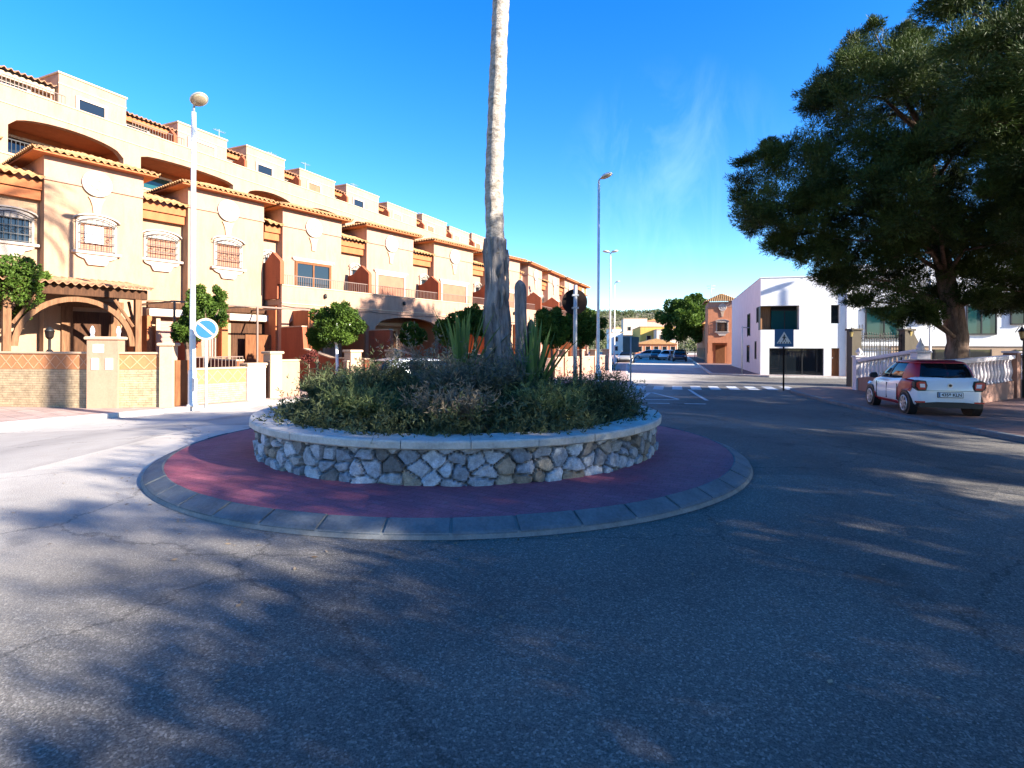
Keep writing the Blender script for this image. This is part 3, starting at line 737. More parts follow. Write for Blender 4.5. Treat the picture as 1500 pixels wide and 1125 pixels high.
def townhouse(loc, ang, label, W_, left, right, mat, band, balcony, ground, upper=True, shut=None, glassdoor=False, cornice=7.02, fin=True):
    h = empty('townhouse', loc, ang, label, 'house', 'row of townhouses with tiled towers')
    x0, x1 = -left, W_+right; D = 7.0; yr = .45; shut = shut or m_shut
    w = MB(); zb = -.2 if not balcony else 3.35
    w.box(0, W_, 0, D, zb, 7.8)
    if right > .05: w.box(W_+.002, x1, yr, D, zb, 6.9)
    if left > .05: w.box(x0, -.002, yr, D, zb, 6.9)
    if balcony: w.box(x0, x1, .9, D, -.2, zb-.002)
    w.build('wall', mat, h)
    b = MB().box(-.012, W_+.012, -.018, D-.1, cornice, 7.74); b.box(-.03, W_+.03, -.05, D-.1, cornice-.06, cornice); b.build('cornice_band', band, h)
    r = MB(); X0, X1, Y0, Y1 = hip(r, 0, W_, 0, D, 7.82, .62, .42)
    rf = r.build('roof', m_tile, h)
    MB().box(X0+.05, X1-.05, Y0+.05, Y1, 7.745, 7.80).build('soffit', m_terra, rf)
    for a, c in ((x0, -.002), (W_+.002, x1)):
        if c-a > .4:
            r = MB().tiles((a, yr-.55, 6.95), (c, yr-.55, 6.95), (a, yr+.8, 7.42), (c, yr+.8, 7.42)); rr = r.build('lower_roof', m_tile, h)
            e = MB().box(a, c, yr-.30, yr-.003, 6.62, 6.9); e.box(a, c, yr-.22, yr-.003, 6.30, 6.60); e.build('eave_beam', m_terra, rr)
    medallion(h, W_*.5, 7.13)
    if not balcony:
        scroll_window(h, W_*.5-.46, W_*.5+.46, 4.78, 5.72, 0, shut)
        if right > 1: scroll_window(h, W_+.32, x1-.28, 4.86, 5.62, yr, shut)
    else:
        yb = -1.15; z = 3.35
        d = MB().box(.72, W_-.72, -.02, .02, 3.6, 5.38).build('balcony_door', m_glass if glassdoor else shut, h)
        f = MB()
        for a, c, e0, e1 in ((.6, .72, 3.6, 5.5), (W_-.72, W_-.6, 3.6, 5.5), (.72, W_-.72, 5.38, 5.5)): f.box(a, c, -.06, -.0, e0, e1)
        if glassdoor: f.box(W_/2-.04, W_/2+.04, -.05, -.021, 3.6, 5.38)
        f.build('frame', m_trim if not glassdoor else m_door, d)
        hd = MB().box(.45, W_-.45, -.10, 0, 5.56, 5.64); hd.box(.52, W_-.52, -.06, 0, 5.5, 5.56); hd.build('lintel_moulding', m_trim, h)
        if left > .5:
            scroll_window(h, x0+.14, x0+.5, 4.1, 5.5, yr, m_glass, sill=False)
        s = MB().box(x0, x1, yb, .898, z, 3.58).box(x0, x1, yb, yb+.14, 3.582, 4.16)
        s.build('balcony', mat, h)
        MB().lathe([(.03, 3.75), (.07, 3.78), (.075, 3.92), (.02, 3.97)], 8, (x0+(x1-x0)*.45, yb-.06, 0)).build('wall_lamp', m_iron, h)
        cp = MB().box(x0, x1, yb-.03, yb+.17, 4.162, 4.21).box(x0, x1, yb-.03, yb-.002, 3.40, 3.44); cp.build('coping', m_cap, h)
        rl = MB(); k = int((x1-x0-.3)/.11)
        for i in range(k+1): 
            xx = x0+.2+(x1-x0-.3)*i/k; rl.box(xx-.008, xx+.008, yb+.06, yb+.076, 4.21, 4.62)
        rl.box(x0+.18, x1-.08, yb+.05, yb+.085, 4.62, 4.65); rl.build('railing', m_rail, h)
        if fin:
            fn = MB().prism([(yb-.02, 4.22), (yb-.02, 5.15), (yb+.02, 5.22), (yb*.5, 5.62), (.0, 5.22), (yr, 5.15), (yr, 3.6), (yb+.2, 3.6), (yb+.2, 4.22)], 0, x0-.09, x0+.09)
            fn.build('party_fin', m_terra_d, h)
    dp_ = MB().tube([(W_+.10, (yr if right > .05 else 0)-.05, 6.2), (W_+.10, (yr if right > .05 else 0)-.05, .1 if not balcony else 3.6)], .035, 7); dp_.build('downpipe', m_rail, h)
    yc_ = -.02 if not balcony else -1.19
    MB().tube([(x0+(x1-x0)*q/8, yc_, 3.30-.05*math.sin(math.pi*q/8)-.03*(q % 2)) for q in range(9)], .011, 5).build('cable', m_iron, h)
    # ground floor
    if ground != 'none': MB().box(x0, x1, -2.9, -.002 if not balcony else .898, -.2, .1).build('patio', m_terra, h)
    if ground == 'arch':
        yb = -1.15; a = MB().arch_wall(x0, x1, yb, yb+.28, .1, 3.35, x0+.35, x1-.02, 2.55, 3.12); a.build('arcade', mat, h)
        MB().box(x0+.01, x1-.03, yb+.282, .897, 3.28, 3.345).build('arcade_ceiling', m_terra, h)
        MB().box(x0-.1, x0+.1, yb+.29, .897, .1, 3.27).build('partition', m_terra, h)
        d = MB().box(W_*.55, W_*.55+1.0, .86, .899, .3, 2.45).build('front_door', m_door, h)
        MB().box(W_*.55-.12, W_*.55, .82, .899, .3, 2.58).box(W_*.55+1, W_*.55+1.12, .82, .899, .3, 2.58).box(W_*.55, W_*.55+1, .82, .899, 2.45, 2.58).build('frame', m_cap, d)
        k = MB().tube([(W_*.55+.86, .80, 1.3), (W_*.55+.86, .855, 1.3)], .03, 8); k.build('handle', m_steel, d)
        wd = MB().box(.25, 1.25, .88, .899, 1.1, 2.3).build('window', m_glass, h); 
        MB().box(.15, .25, .83, .899, 1.0, 2.4).box(1.25, 1.35, .83, .899, 1.0, 2.4).box(.25, 1.25, .83, .899, 2.3, 2.4).box(.25, 1.25, .80, .899, 1.0, 1.1).build('frame', m_cap, wd)
        MB().bbox(x0+.5, x1-.5, .62, .897, 2.72, 2.92, .03).build('awning_case', m_awn, h)
    elif ground == 'porch':
        d = MB().box(.75, 1.85, -.05, .0, .5, 2.72).build('front_door', m_wood, h)
        f = MB().box(.45, .75, -.09, 0, .5, 2.86).box(1.85, 2.15, -.09, 0, .5, 2.86).box(.38, 2.22, -.12, 0, 2.862, 3.1); f.build('frame', m_wood_l, d)
        px0, px1, yp = -1.35, 1.95, -2.0
        for xx in (px0, px1): MB().bbox(xx-.09, xx+.09, yp-.09, yp+.09, .1, 3.1).build('porch_post', m_wood_l, h)
        bm = MB().bbox(px0-.35, px1+.25, yp-.11, yp+.11, 3.1, 3.42, .015); 
        for i in range(8): 
            xx = px0+(px1-px0)*i/7; bm.box(xx-.05, xx+.05, yp+.112, -.0, 3.28, 3.40)
        bm.build('porch_beam', m_wood, h)
        ar = MB(); c = (px0+px1)/2; hw = (px1-px0)/2-.09; n = 18
        for k in range(n):
            q = []
            for a in (math.pi*k/n, math.pi*(k+1)/n):
                q.append([(c+rr*hw*math.cos(a)*1.0, yy, 1.55+ (1.52*rr)*math.sin(a)) for rr, yy in ((1, yp-.06), (1, yp+.06), (.9, yp+.06), (.9, yp-.06))])
            ar.loft(q, False)
        for sx in (-1, 1):
            xe = c+sx*(hw-.02); ar.tube([(xe-sx*.02, yp, 2.2), (xe-sx*.55, yp, 3.05)], .05, 6, False)
            ar.tube([(c+sx*(hw+.1), yp+.0, 1.7), (c+sx*(hw+.1), yp+.75, 3.05)], .05, 6, False)
        ar.build('porch_arch', m_wood_l, h)
        MB().tiles((px0-.45, yp-.35, 3.42), (px1+.35, yp-.35, 3.42), (px0-.45, -.02, 3.78), (px1+.35, -.02, 3.78), .2, .04).build('porch_roof', m_tile_d, h)
        MB().box(2.35, 2.5, yp+.3, 0, .1, 2.6).build('partition', m_terra, h)
    elif ground == 'pergola':
        fr = MB(); yp = -2.6
        for xx in (-1.6, 1.35, 3.9): fr.box(xx-.03, xx+.03, yp-.03, yp+.03, .1, 3.05)
        fr.box(-1.7, 4.0, yp-.03, yp+.03, 3.052, 3.11)
        for i in range(5): xx = -1.6+1.37*i; fr.box(xx-.025, xx+.025, yp+.032, 0, 3.052, 3.11)
        fr.build('pergola', m_rail, h)
        lt = MB().box(-1.45, 4.2, -.16, .0, 2.98, 3.2); lt.build('lintel', m_wood, h)
        MB().bbox(-1.45, 1.1, -.30, -.0, 2.66, 2.94, .03).bbox(1.5, 4.1, -.30, 0, 2.62, 2.90, .03).build('awning_case', m_awn, h)
        g = MB().box(-1.0, .9, -.03, 0, .3, 2.5).build('garage_shutter', m_shut_p, h)
        MB().box(-1.14, -1.0, -.08, 0, .3, 2.62).box(.9, 1.04, -.08, 0, .3, 2.62).build('frame', m_cap, g)
        MB().box(1.7, 3.3, -.012, .0, .3, 2.58).build('doorway', m_wood, h)
        d = MB().box(2.05, 3.75, -.5, -.44, .3, 2.05).build('front_door', m_door, h)
        MB().box(3.78, 4.05, -2.3, -.0, .1, 3.1).box(1.15, 1.4, -.35, 0, .1, 2.62).build('pier', m_terra, h)
    return h
def rp(t_): p = RO_+RU*t_; return (p.x, p.y, 0)
names = [
 ('ochre townhouse cut by the left picture edge, blue glass window behind a cage', dict(balcony=False, ground='none', shut=m_glass, mat=m_ochre, band=m_rose)),
 ('ochre townhouse with timber arched porch and caged windows behind the round no parking sign wall', dict(balcony=False, ground='porch', mat=m_ochre, band=m_rose)),
 ('ochre townhouse with flat metal pergola and cream awning boxes, behind the bright lamp post', dict(balcony=False, ground='pergola', mat=m_ochre, band=m_rose)),
 ('pale townhouse with half open glass balcony door and iron railing', dict(balcony=True, ground='arch', mat=m_ochre2, band=m_rose, glassdoor=True)),
 ('rose townhouse with brown balcony shutter above the wide low arch', dict(balcony=True, ground='arch', mat=m_ochre2, band=m_rose)),
 ('peach townhouse with closed balcony shutter, just left of the palm trunk', dict(balcony=True, ground='arch', mat=m_ochre2, band=m_ochre2)),
 ('peach townhouse whose front is cut through by the palm trunk', dict(balcony=True, ground='arch', mat=m_ochre2, band=m_rose)),
]
for i, (lab, kw) in enumerate(names):
    bal = kw['balcony']; left = .75 if i >= 3 else 0
    nxt = TL[i+1] if i+1 < len(TL) else TL[i]+5.1
    right = nxt-TL[i]-TW[i]-(.75 if i >= 2 else 0)-.004
    h = townhouse(rp(TL[i]), RANG, lab, TW[i], left, right, **kw)
    if i == 1:   # paper taped inside the first caged window is replaced by its half-raised shutter
        MB().box(1.08, 1.62, -.05, -.02, 5.08, 5.66).build('paper_notice', m_swhite, h)
# the last houses follow the street
u2 = Vector((.366, .931)); a2 = math.atan2(u2.y, u2.x); p0 = RO_+RU*27.6
labs2 = ['salmon townhouse first beyond the palm trunk, above the round dark tree',
         'salmon townhouse in the street row with a red fin above the dark clipped tree',
         'salmon townhouse in the street row behind the back of the round sign',
         'salmon townhouse with tiled corner tower ending the row beside the street lamps']
tt = 1.0
for i in range(4):
    p = p0+u2*tt
    townhouse((p.x, p.y, 0), a2, labs2[i], 3.2, .75 if i else .4, .9, m_rose, m_terra if i == 3 else m_rose, True, 'arch', shut=m_shut_p if i == 2 else None)
    tt += 4.86
# ------------------------------------------------------------------ garden walls along the left pavement
def frame2(p, q):
    a = Vector(p)*K; b = Vector(q)*K; d = b-a; return a, math.atan2(d.y, d.x), d.length
def garden_wall(p, q, label, piers, band=True, h=1.47, railing=None, mat=None, low=None):
    a, an, Ln = frame2(p, q)
    o = empty('garden_wall', (a.x, a.y, GZ+.12), an, label, 'garden wall')
    hh = h if low is None else low
    s = MB().box(0, Ln, 0, .22, -.1, hh-.42 if band else hh); s.build('stone_panel', m_clad if band else mat, o)
    if band:
        b = MB().box(0, Ln, .002, .22, hh-.418, hh); b.build('tile_band', m_band, o)
        g = MB(); n = int(Ln/.32)
        for i in range(n):
            x = Ln*i/n; x2 = Ln*(i+1)/n
            for z_a, z_b in ((hh-.40, hh-.03), (hh-.03, hh-.40)):
                d = Vector((x2-x, z_b-z_a)).normalized(); nn = Vector((-d.y, d.x))*.012
                g.loft([[(x+nn.x, -.004, z_a+nn.y), (x-nn.x, -.004, z_a-nn.y), (x-nn.x, .003, z_a-nn.y), (x+nn.x, .003, z_a+nn.y)],
                        [(x2+nn.x, -.004, z_b+nn.y), (x2-nn.x, -.004, z_b-nn.y), (x2-nn.x, .003, z_b-nn.y), (x2+nn.x, .003, z_b+nn.y)]])
        g.build('diamond_joints', m_latt, o)
    MB().bbox(-.01, Ln+.01, -.035, .255, hh+.001, hh+.06).build('coping', m_cap, o)
    for (x, w, ph, pm) in piers:
        pr = MB().box(x, x+w, -.09, .31, -.1, ph).build('pier', pm, o)
        MB().bbox(x-.05, x+w+.05, -.14, .36, ph+.001, ph+.09, .02).build('cap', m_cap, pr)
    if railing:
        r = MB()
        x0, x1, z1 = railing
        k = int((x1-x0)/.11)
        for i in range(k+1): xx = x0+(x1-x0)*i/k; r.box(xx-.008, xx+.008, .10, .116, hh+.06, z1)
        r.box(x0, x1, .09, .126, z1, z1+.03); r.build('railing', m_rail, o)
    return o
gw = garden_wall((-14.2, 13.45), (-9.95, 13.1), 'stone clad garden wall with diamond tile band at the far left edge', [])
g1 = garden_wall((-9.95, 13.05), (-8.2, 13.4), 'stone clad garden wall with two tall piers, one carrying the house plate', [(.02, .75, 1.86, m_ochre2), (1.8, .32, 1.7, m_cap)])
pl = MB().box(.17, .43, -.097, -.091, 1.52, 1.74).build('house_plate', m_swhite, g1)
lb = MB().box(.14, .31, -.11, -.091, 1.05, 1.36).box(.48, .65, -.11, -.091, 1.05, 1.36).build('letter_box', m_swhite, g1)
orn = MB()
for xx in (.06, .70): orn.lathe([(.055, 1.95), (.035, 2.0), (.06, 2.08), (.055, 2.15), (.015, 2.24)], 10, (xx, .1, 0))
orn.build('finial', m_swhite, g1)
g2 = garden_wall((-7.95, 14.0), (-6.95, 15.7), 'low stone clad wall with iron railing beside the bright lamp post', [(1.6, .62, 1.08, m_swhite)], low=1.0, railing=(.05, 1.55, 1.36))
gate = empty('garden_gate', (-9.45, 15.62, GZ+.12), math.atan2(.45, .22), 'dark narrow garden gate between the tall pier and the lamp post', 'gate')
m = MB().box(0, .58, 0, .04, .02, 1.3); m.build('panel', m_door, gate); MB().tube([(.42, -.06, .8), (.42, 0, .8)], .025).build('handle', m_steel, gate)
garden_wall((-6.9, 15.8), (-6.35, 16.65), 'cream gate pier wall with flat cap where the garden railing ends', [(.0, .42, 1.45, m_cap)], band=False, low=1.2, mat=m_ochre2)
garden_wall((-5.1, 17.2), (-2.4, 20.6), 'cream garden wall with square pier behind the planter shrubs', [(.1, .45, 1.5, m_cap), (2.0, .4, 1.5, m_cap)], band=False, low=1.15, mat=m_ochre2)
garden_wall((-2.3, 20.7), (2.0, 27), 'rose garden wall hidden behind the palm and the round tree', [(3.5, .4, 1.4, m_ochre2), (6.9, .4, 1.4, m_ochre2)], band=False, low=1.05, mat=m_rose)
garden_wall((2.1, 27.1), (5.35, 32.9), 'rose garden wall with pale piers below the round sign', [(1.2, .4, 1.5, m_ochre2), (3.8, .4, 1.5, m_rose), (6.1, .45, 1.5, m_cap)], band=False, low=1.1, mat=m_rose)
garden_wall((5.4, 33.1), (8.4, 47), 'long rose street wall ending by the distant lamp posts', [(5.5, .4, 1.5, m_cap), (11, .4, 1.5, m_ochre2)], band=False, low=1.1, mat=m_rose)
# sloping party walls between the front gardens
def party(t_, d, labels, h0=2.5, h1=1.25, dz=1.5):
    p = RO_+RU*t_
    o = empty('party_wall', (p.x, p.y, GZ+.1), RANG, labels, 'party wall', 'stepped walls between the gardens')
    m = MB().prism([(-1.2, 0), (-1.2, h0), (-1.2-dz, h0+.02), (-1.2-dz-.1, h0-.9), (-1.2-dz-1.9, h1), (-d, h1), (-d, 0)], 0, -.1, .1)
    m.build('wall', m_terra_d, o)
    c = MB()
    for (a, b) in (((-1.2, h0), (-1.2-dz, h0+.02)), ((-1.2-dz-.1, h0-.9), (-1.2-dz-1.9, h1)), ((-1.2-dz-1.9, h1), (-d, h1))):
        c.loft([[(-.13, a[0], a[1]+.002), (.13, a[0], a[1]+.002), (.13, a[0], a[1]+.05), (-.13, a[0], a[1]+.05)],
                [(-.13, b[0], b[1]+.002), (.13, b[0], b[1]+.002), (.13, b[0], b[1]+.05), (-.13, b[0], b[1]+.05)]])
    c.build('coping', m_cap, o)
party(7.75, 6.6, 'red brown stepped garden wall beside the leaning round orange tree')
party(12.45, 7.0, 'red brown stepped garden wall right of the round orange tree')
party(17.45, 7.5, 'red brown garden wall between the small tree and the palm', h0=2.3)
party(3.55, 5.5, 'red brown garden wall between timber porch and pergola', h0=2.2)
# jars / lantern in front of the porch
ln = empty('garden_lantern', (-13.3, 16.0, .45), 0, 'small black garden lantern post standing behind the stone clad wall', 'lantern')
MB().tube([(0, 0, -.5), (0, 0, 1.3)], .035, 8).lathe([(.10, .75), (.12, .9), (.05, 1.0)], 10).build('post', m_iron, ln)
lh = MB().lathe([(.05, 1.3), (.10, 1.36), (.12, 1.52)], 6, smooth=False).build('lamp_glass', m_sback, ln); MB().lathe([(.14, 1.521), (.10, 1.58), (.03, 1.66)], 6).build('lamp_cap', m_iron, ln)
# ------------------------------------------------------------------ stepped apartment block behind
BU = Vector((.415, .91)).normalized(); BO = Vector((-17.5, 21.8)); BA = math.atan2(BU.y, BU.x)
TB = [-4.6, 0, 4.9, 8.75, 12.5, 16.6, 21, 25.6, 29.9, 34]; WB = [2.6, 2.55, 2.65, 2.6, 3.0, 3.4, 3.8, 3.8, 3.6, 3.4]
blk = empty('apartment_block', (BO.x, BO.y, 0), BA, 'long apricot apartment block with stepped parapets rising behind the townhouses', 'apartment building')
X0, X1 = -8, 40; Dp = 9
w = MB(); pb = MB(); top = MB(); cap = MB(); eave = MB(); fin = MB(); rail = MB(); pink = MB(); pcap = MB()
ops = [(-6.6, -2.5), (-1.85, 2.13), (2.85, 7.5), (8.3, 11.6), (12.4, 15.9), (16.8, 20.1), (20.8, 24.5), (25.3, 29), (29.8, 33.2), (34, 37.5)]
w.box(X0, X1, 0, Dp, 0, 8.55)
w.box(X0, X1, 2.0, Dp, 8.552, 10.1)
xs = [X0]+[(ops[i][1]+ops[i+1][0])/2 for i in range(len(ops)-1)]+[X1]
for i, (a, b) in enumerate(ops):
    w.arch_wall(xs[i], xs[i+1], 0, .3, 8.552, 10.28, a, b, 9.55 if i % 3 != 2 else 9.85, 10.05, 16)
w.box(X0, X1, .302, Dp, 10.102, 10.28)
w.box(X0, X1, 0, .18, 10.282, 10.92)
w.build('wall', m_ochre2, blk)
cf = MB().box(X0, X1, .31, 1.98, 10.03, 10.098)
for i in range(len(ops)-1):
    m_ = (ops[i][1]+ops[i+1][0])/2; cf.box(m_-.1, m_+.1, .31, 1.98, 8.56, 10.02)
cf.build('loggia_lining', m_terra, blk)
MB().box(X0, X1, 1.985, 1.998, 8.56, 10.025).build('loggia_back', m_terra, blk)
MB().box(X0, X1, -.03, .21, 10.922, 10.97).box(X0, X1, -.035, -.001, 8.46, 8.52).box(X0, X1, -.03, -.001, 10.29, 10.33).build('parapet_coping', m_cap, blk)
for i, (a, b) in enumerate(ops):
    gl = MB().box(a+.3, min(b-.3, a+2.6), 1.94, 1.984, 8.6, 9.7).build('loggia_window', m_glass if i % 2 else m_glass_g, blk)
    MB().box(a+.2, a+.3, 1.9, 1.984, 8.6, 9.8).box(min(b-.3, a+2.6), min(b-.2, a+2.7), 1.9, 1.984, 8.6, 9.8).box(a+.3, min(b-.3, a+2.6), 1.9, 1.984, 9.7, 9.8).build('frame', m_trim, gl)
    if i in (1, 3, 4):
        r = MB(); k = int((b-a)/.13)
        for q in range(k+1): xx = a+.02+(b-a-.04)*q/k; r.box(xx-.01, xx+.01, .1, .12, 8.555, 9.05)
        r.box(a, b, .09, .13, 9.05, 9.09); r.build('loggia_railing', m_iron, blk)
for i, (a, wd) in enumerate(zip(TB, WB)):
    nx = TB[i+1] if i+1 < len(TB) else X1
    mat = (m_ochre2, m_ochre2, m_rose)[i % 3]
    zt = 12.35 - (.15 if i % 2 == 0 and i > 1 else 0)
    MB().box(a, a+wd, .55, Dp, 10.283, zt).build('roof_block', mat, blk)
    MB().box(a-.04, a+wd+.04, .51, Dp, zt+.001, zt+.07).box(a-.02, a+wd+.02, .53, .549, zt-.42, zt-.36).build('block_cap', m_cap, blk)
    MB().box(a+wd+.002, nx-.002, 1.0, Dp, 10.283, 11.72).build('terrace_wall', mat, blk)
    e = MB().tiles((a+wd+.06, .55, 11.76), (nx-.06, .55, 11.76), (a+wd+.06, 2.4, 12.15), (nx-.06, 2.4, 12.15), .2, .045); ev = e.build('tiled_eave', m_tile_d, blk)
    MB().box(a+wd+.06, nx-.06, .72, .998, 11.5, 11.715).build('eave_beam', m_terra if i else m_cap, ev)
    big = i in (2,)
    wx0, wx1 = (a+.7, a+1.65) if not big else (a+.6, a+1.9)
    sh = {1: m_glass, 2: m_shut_p, 3: m_glass, 4: m_shut, 5: m_glass}.get(i, m_shut if i % 2 else m_shut_p)
    wi = MB().box(wx0, wx1, .52, .552, 10.35, 11.58).build('window', sh, blk)
    MB().box(wx0-.12, wx0, .48, .55, 10.3, 11.7).box(wx1, wx1+.12, .48, .55, 10.3, 11.7).box(wx0, wx1, .48, .55, 11.58, 11.7).build('frame', m_trim, wi)
    gx0, gx1 = a+wd+.25, min(nx-.25, a+wd+1.15)
    wi = MB().box(gx0, gx1, .97, 1.002, 10.35, 11.4).build('window', m_glass if i < 2 else (m_shut_p if i == 2 else m_iron), blk)
    MB().box(gx0-.1, gx0, .93, 1.0, 10.3, 11.49).box(gx1, gx1+.1, .93, 1.0, 10.3, 11.49).box(gx0, gx1, .93, 1.0, 11.4, 11.49).build('frame', m_trim, wi)
    if i == 2:
        MB().box(a+wd+1.3, nx-.2, .97, 1.002, 10.35, 11.2).build('window', m_shut_p, blk)
    if i > 1:
        MB().prism([(.02, 10.93), (.02, 11.35), (.28, 11.62), (.54, 11.4), (.98, 11.4), (.98, 10.285), (.19, 10.285), (.19, 10.93)], 0, a-.55, a-.40).build('terrace_fin', m_terra_d, blk)
    if i in (0, 1):
        r = MB(); k = int((nx-a-wd)/.12)
        for q in range(k+1): xx = a+wd+(nx-a-wd)*q/k; r.box(xx-.009, xx+.009, .08, .10, 10.97, 11.32)
        r.box(a+wd, nx, .07, .11, 11.32, 11.35); r.build('terrace_railing', m_rail, blk)
# aerials on the roof
for k, (x, y, z, hgt, lab) in enumerate(((8.6, 2.5, 12.0, 1.5, 'thin television aerial mast on the block, first right of the tall left lamp'), (12.6, 3, 12.0, 1.6, 'television aerial mast with short crossbars on the stepped roof, second of the row'),
                        (15.4, 3, 12.0, 1.8, 'tall thin aerial mast, third along the stepped roof'), (20.2, 3, 12.0, 1.7, 'aerial mast, fourth along the stepped roof'), (28.9, 3, 11.9, 1.6, 'small aerial mast on the stepped roof nearest the palm trunk'))):
    p = BO+BU*x+Vector((-BU.y, BU.x))*y
    o = empty('television_aerial', (p.x, p.y, z), BA, lab, 'aerial', 'aerials on the stepped roofs')
    MB().tube([(0, 0, -.2), (0, 0, hgt)], .02, 6).build('mast', m_steel_g, o)
    a_ = MB().tube([(-.35, 0, hgt-.1), (.35, 0, hgt-.1)], .012, 5)
    for q in range(6): a_.tube([(-.3+.12*q, -.16, hgt-.1), (-.3+.12*q, .16, hgt-.1)], .008, 4)
    a_.build('antenna', m_steel_g, o)
# ------------------------------------------------------------------ street lamps and signs
def street_lamp(loc, h, label, ang, twin=False, tilt=.30, r0=.085, r1=.05):
    o = empty('street_lamp', loc, ang, label, 'street lamp', 'street lamps along the road')
    MB().lathe([(r0, 0), (r0, .9), (r0*.9, .94), (r1*1.1, 3.5), (r1, h-.25)], 14).build('post', m_steel, o)
    b = MB().lathe([(r0*1.5, 0), (r0*1.5, .04), (r0*1.15, .08), (r0*1.12, 1.0), (r0*1.0, 1.03)], 14).box(r0*.6, r0*1.7, -.05, .05, .45, .8); b.build('base', m_steel, o)
    for sg in ((1, -1) if twin else (1,)):
        a = MB().tube([(0, 0, h-.3), (0, 0, h-.12), (sg*.05, 0, h-.05), (sg*.16, 0, h)], [.034, .034, .03, .026], 8); a.build('arm', m_steel_g, o)
        c = Vector((sg*.30, 0, h+.04)); n = 20; rings = []; lens = []
        ax = Vector((sg*math.cos(tilt), 0, math.sin(tilt))); up_ = Vector((-sg*math.sin(tilt), 0, math.cos(tilt))); sd = Vector((0, 1, 0))
        for r_, z_ in ((.02, .10), (.14, .085), (.215, .035), (.235, 0), (.23, -.02)):
            rings.append([c+(ax*math.cos(2*math.pi*k/n)*1.08+sd*math.sin(2*math.pi*k/n))*r_+up_*z_ for k in range(n)])
        hd = MB().loft(rings, True, True).build('lamp_head', m_lamp, o)
        for r_, z_ in ((.205, -.022), (.15, -.05), (.02, -.06)):
            lens.append([c+(ax*math.cos(2*math.pi*k/n)*1.08+sd*math.sin(2*math.pi*k/n))*r_+up_*z_ for k in range(n)])
        MB().loft(lens, True, True).build('lens', m_lens, hd)
    return o
PZ = GZ+.12
p = at(282, 598, 15.7); street_lamp((p.x, p.y, PZ), 8.55, 'tall pale street lamp on the left pavement, beside the no parking sign', R(-35), r0=.10, r1=.065, tilt=.5)
p = at(876, 560, 22.2); street_lamp((p.x, p.y, PZ), 8.5, 'tall single street lamp just right of the back of the round sign', R(-15), tilt=.35)
p = at(893.5, 545, 39); street_lamp((p.x, p.y, PZ), 8.4, 'distant street lamp with two heads, standing behind the nearer single one', R(-10), True, .15)
p = at(900, 540, 57); street_lamp((p.x, p.y, PZ), 8.4, 'farthest street lamp, small between the rose end house and the hill', R(-10), False, .2)
street_lamp((24.5, 32.6, GZ), 8.75, 'street lamp mostly hidden in the pine crown, casting its shadow on the white building', R(175), False, .3)
# no parking sign
p = at(302, 598, 15.3); s = empty('no_parking_sign', (p.x, p.y, PZ), R(24), 'round blue no parking sign with pale slash on a white pole', 'road sign')
MB().lathe([(.038, 0), (.038, 2.42), (.03, 2.43)], 10).build('pole', m_steel, s)
zc = 2.04-PZ
MB().disc((0, -.06, zc), .30, 1, .024, 36).build('plate', m_sred, s)
MB().disc((0, -.075, zc), .245, 1, .008, 36).build('blue_face', m_sblue, s)
a = R(-42); q = [(dx*math.cos(a)-dz*math.sin(a), zc+dx*math.sin(a)+dz*math.cos(a)) for dx, dz in ((-.235, -.026), (.235, -.026), (.235, .026), (-.235, .026))]
MB().prism(q, 1, -.084, -.0795).build('slash', m_sred, s)
MB().box(-.06, .06, -.047, .04, zc+.08, zc+.12).box(-.06, .06, -.047, .04, zc-.12, zc-.08).build('bracket', m_steel_g, s)
# round sign seen from behind on the roundabout
s = empty('round_sign', (1.40, 12.35, .11), R(4), 'dark back of a round road sign on a pole beyond the planter', 'road sign')
MB().lathe([(.045, 0), (.045, 2.86), (.03, 2.87)], 12).build('pole', m_steel_g, s)
MB().disc((0, .075, 2.50), .285, 1, .02, 40).build('plate', m_sback, s)
MB().box(-.07, .07, -.05, .064, 2.62, 2.66).box(-.07, .07, -.05, .064, 2.34, 2.38).build('bracket', m_steel_g, s)
m_sgrey = M('sign_reverse', (.055, .085, .095), .6, 5, .3, .1)
# pedestrian crossing signs
def ped_sign(loc, ang, label, z, size, face):
    o = empty('crossing_sign', loc, ang, label, 'road sign', 'pedestrian crossing signs')
    MB().lathe([(.035, 0), (.035, z+size*.5)], 10).build('pole', m_steel_g if not face else m_sback, o)
    h = size/2
    pl_ = MB().bbox(-h, h, -.055, -.04, z-h, z+h, .004).build('plate', m_sblue if face else m_sgrey, o)
    e = .055
    t_ = MB().prism([(-h*.78, z-h*.62), (h*.78, z-h*.62), (0, z+h*.72)], 1, -.062, -.0555).build('triangle', m_swhite, o)
    f = MB(); u = h*.0125*1.0
    def P(pts): f.prism([(x*h, z+y*h) for x, y in pts], 1, -.067, -.0625)
    hd = [(.02+.085*math.cos(k*math.pi/5), .30+.085*math.sin(k*math.pi/5)) for k in range(10)]; P(hd)
    P([(-.09, .20), (.10, .20), (.08, -.10), (-.08, -.10)]); P([(-.08, -.101), (.02, -.101), (-.10, -.40), (-.20, -.40)]); P([(.021, -.101), (.08, -.101), (.22, -.40), (.12, -.40)])
    P([(.101, .19), (.13, .14), (.24, .0), (.20, -.03), (.097, .06)]); P([(-.091, .19), (-.22, .02), (-.18, -.02), (-.085, .08)])
    for k in range(5): P([(-.62+.28*k, -.60), (-.50+.28*k, -.60), (-.46+.27*k, -.44), (-.55+.27*k, -.44)])
    f.build('walker_symbol', m_black, o)
    return o
p = at(1148, 570, 23); ped_sign((p.x, p.y, GZ+.10), R(-12), 'blue square pedestrian crossing sign on a thin pole in front of the white building', 2.17, .73, True)
p = at(924, 560, 24.2); ped_sign((p.x, p.y, PZ), R(168), 'dark back of a square crossing sign left of the distant road', 1.85, .68, False)
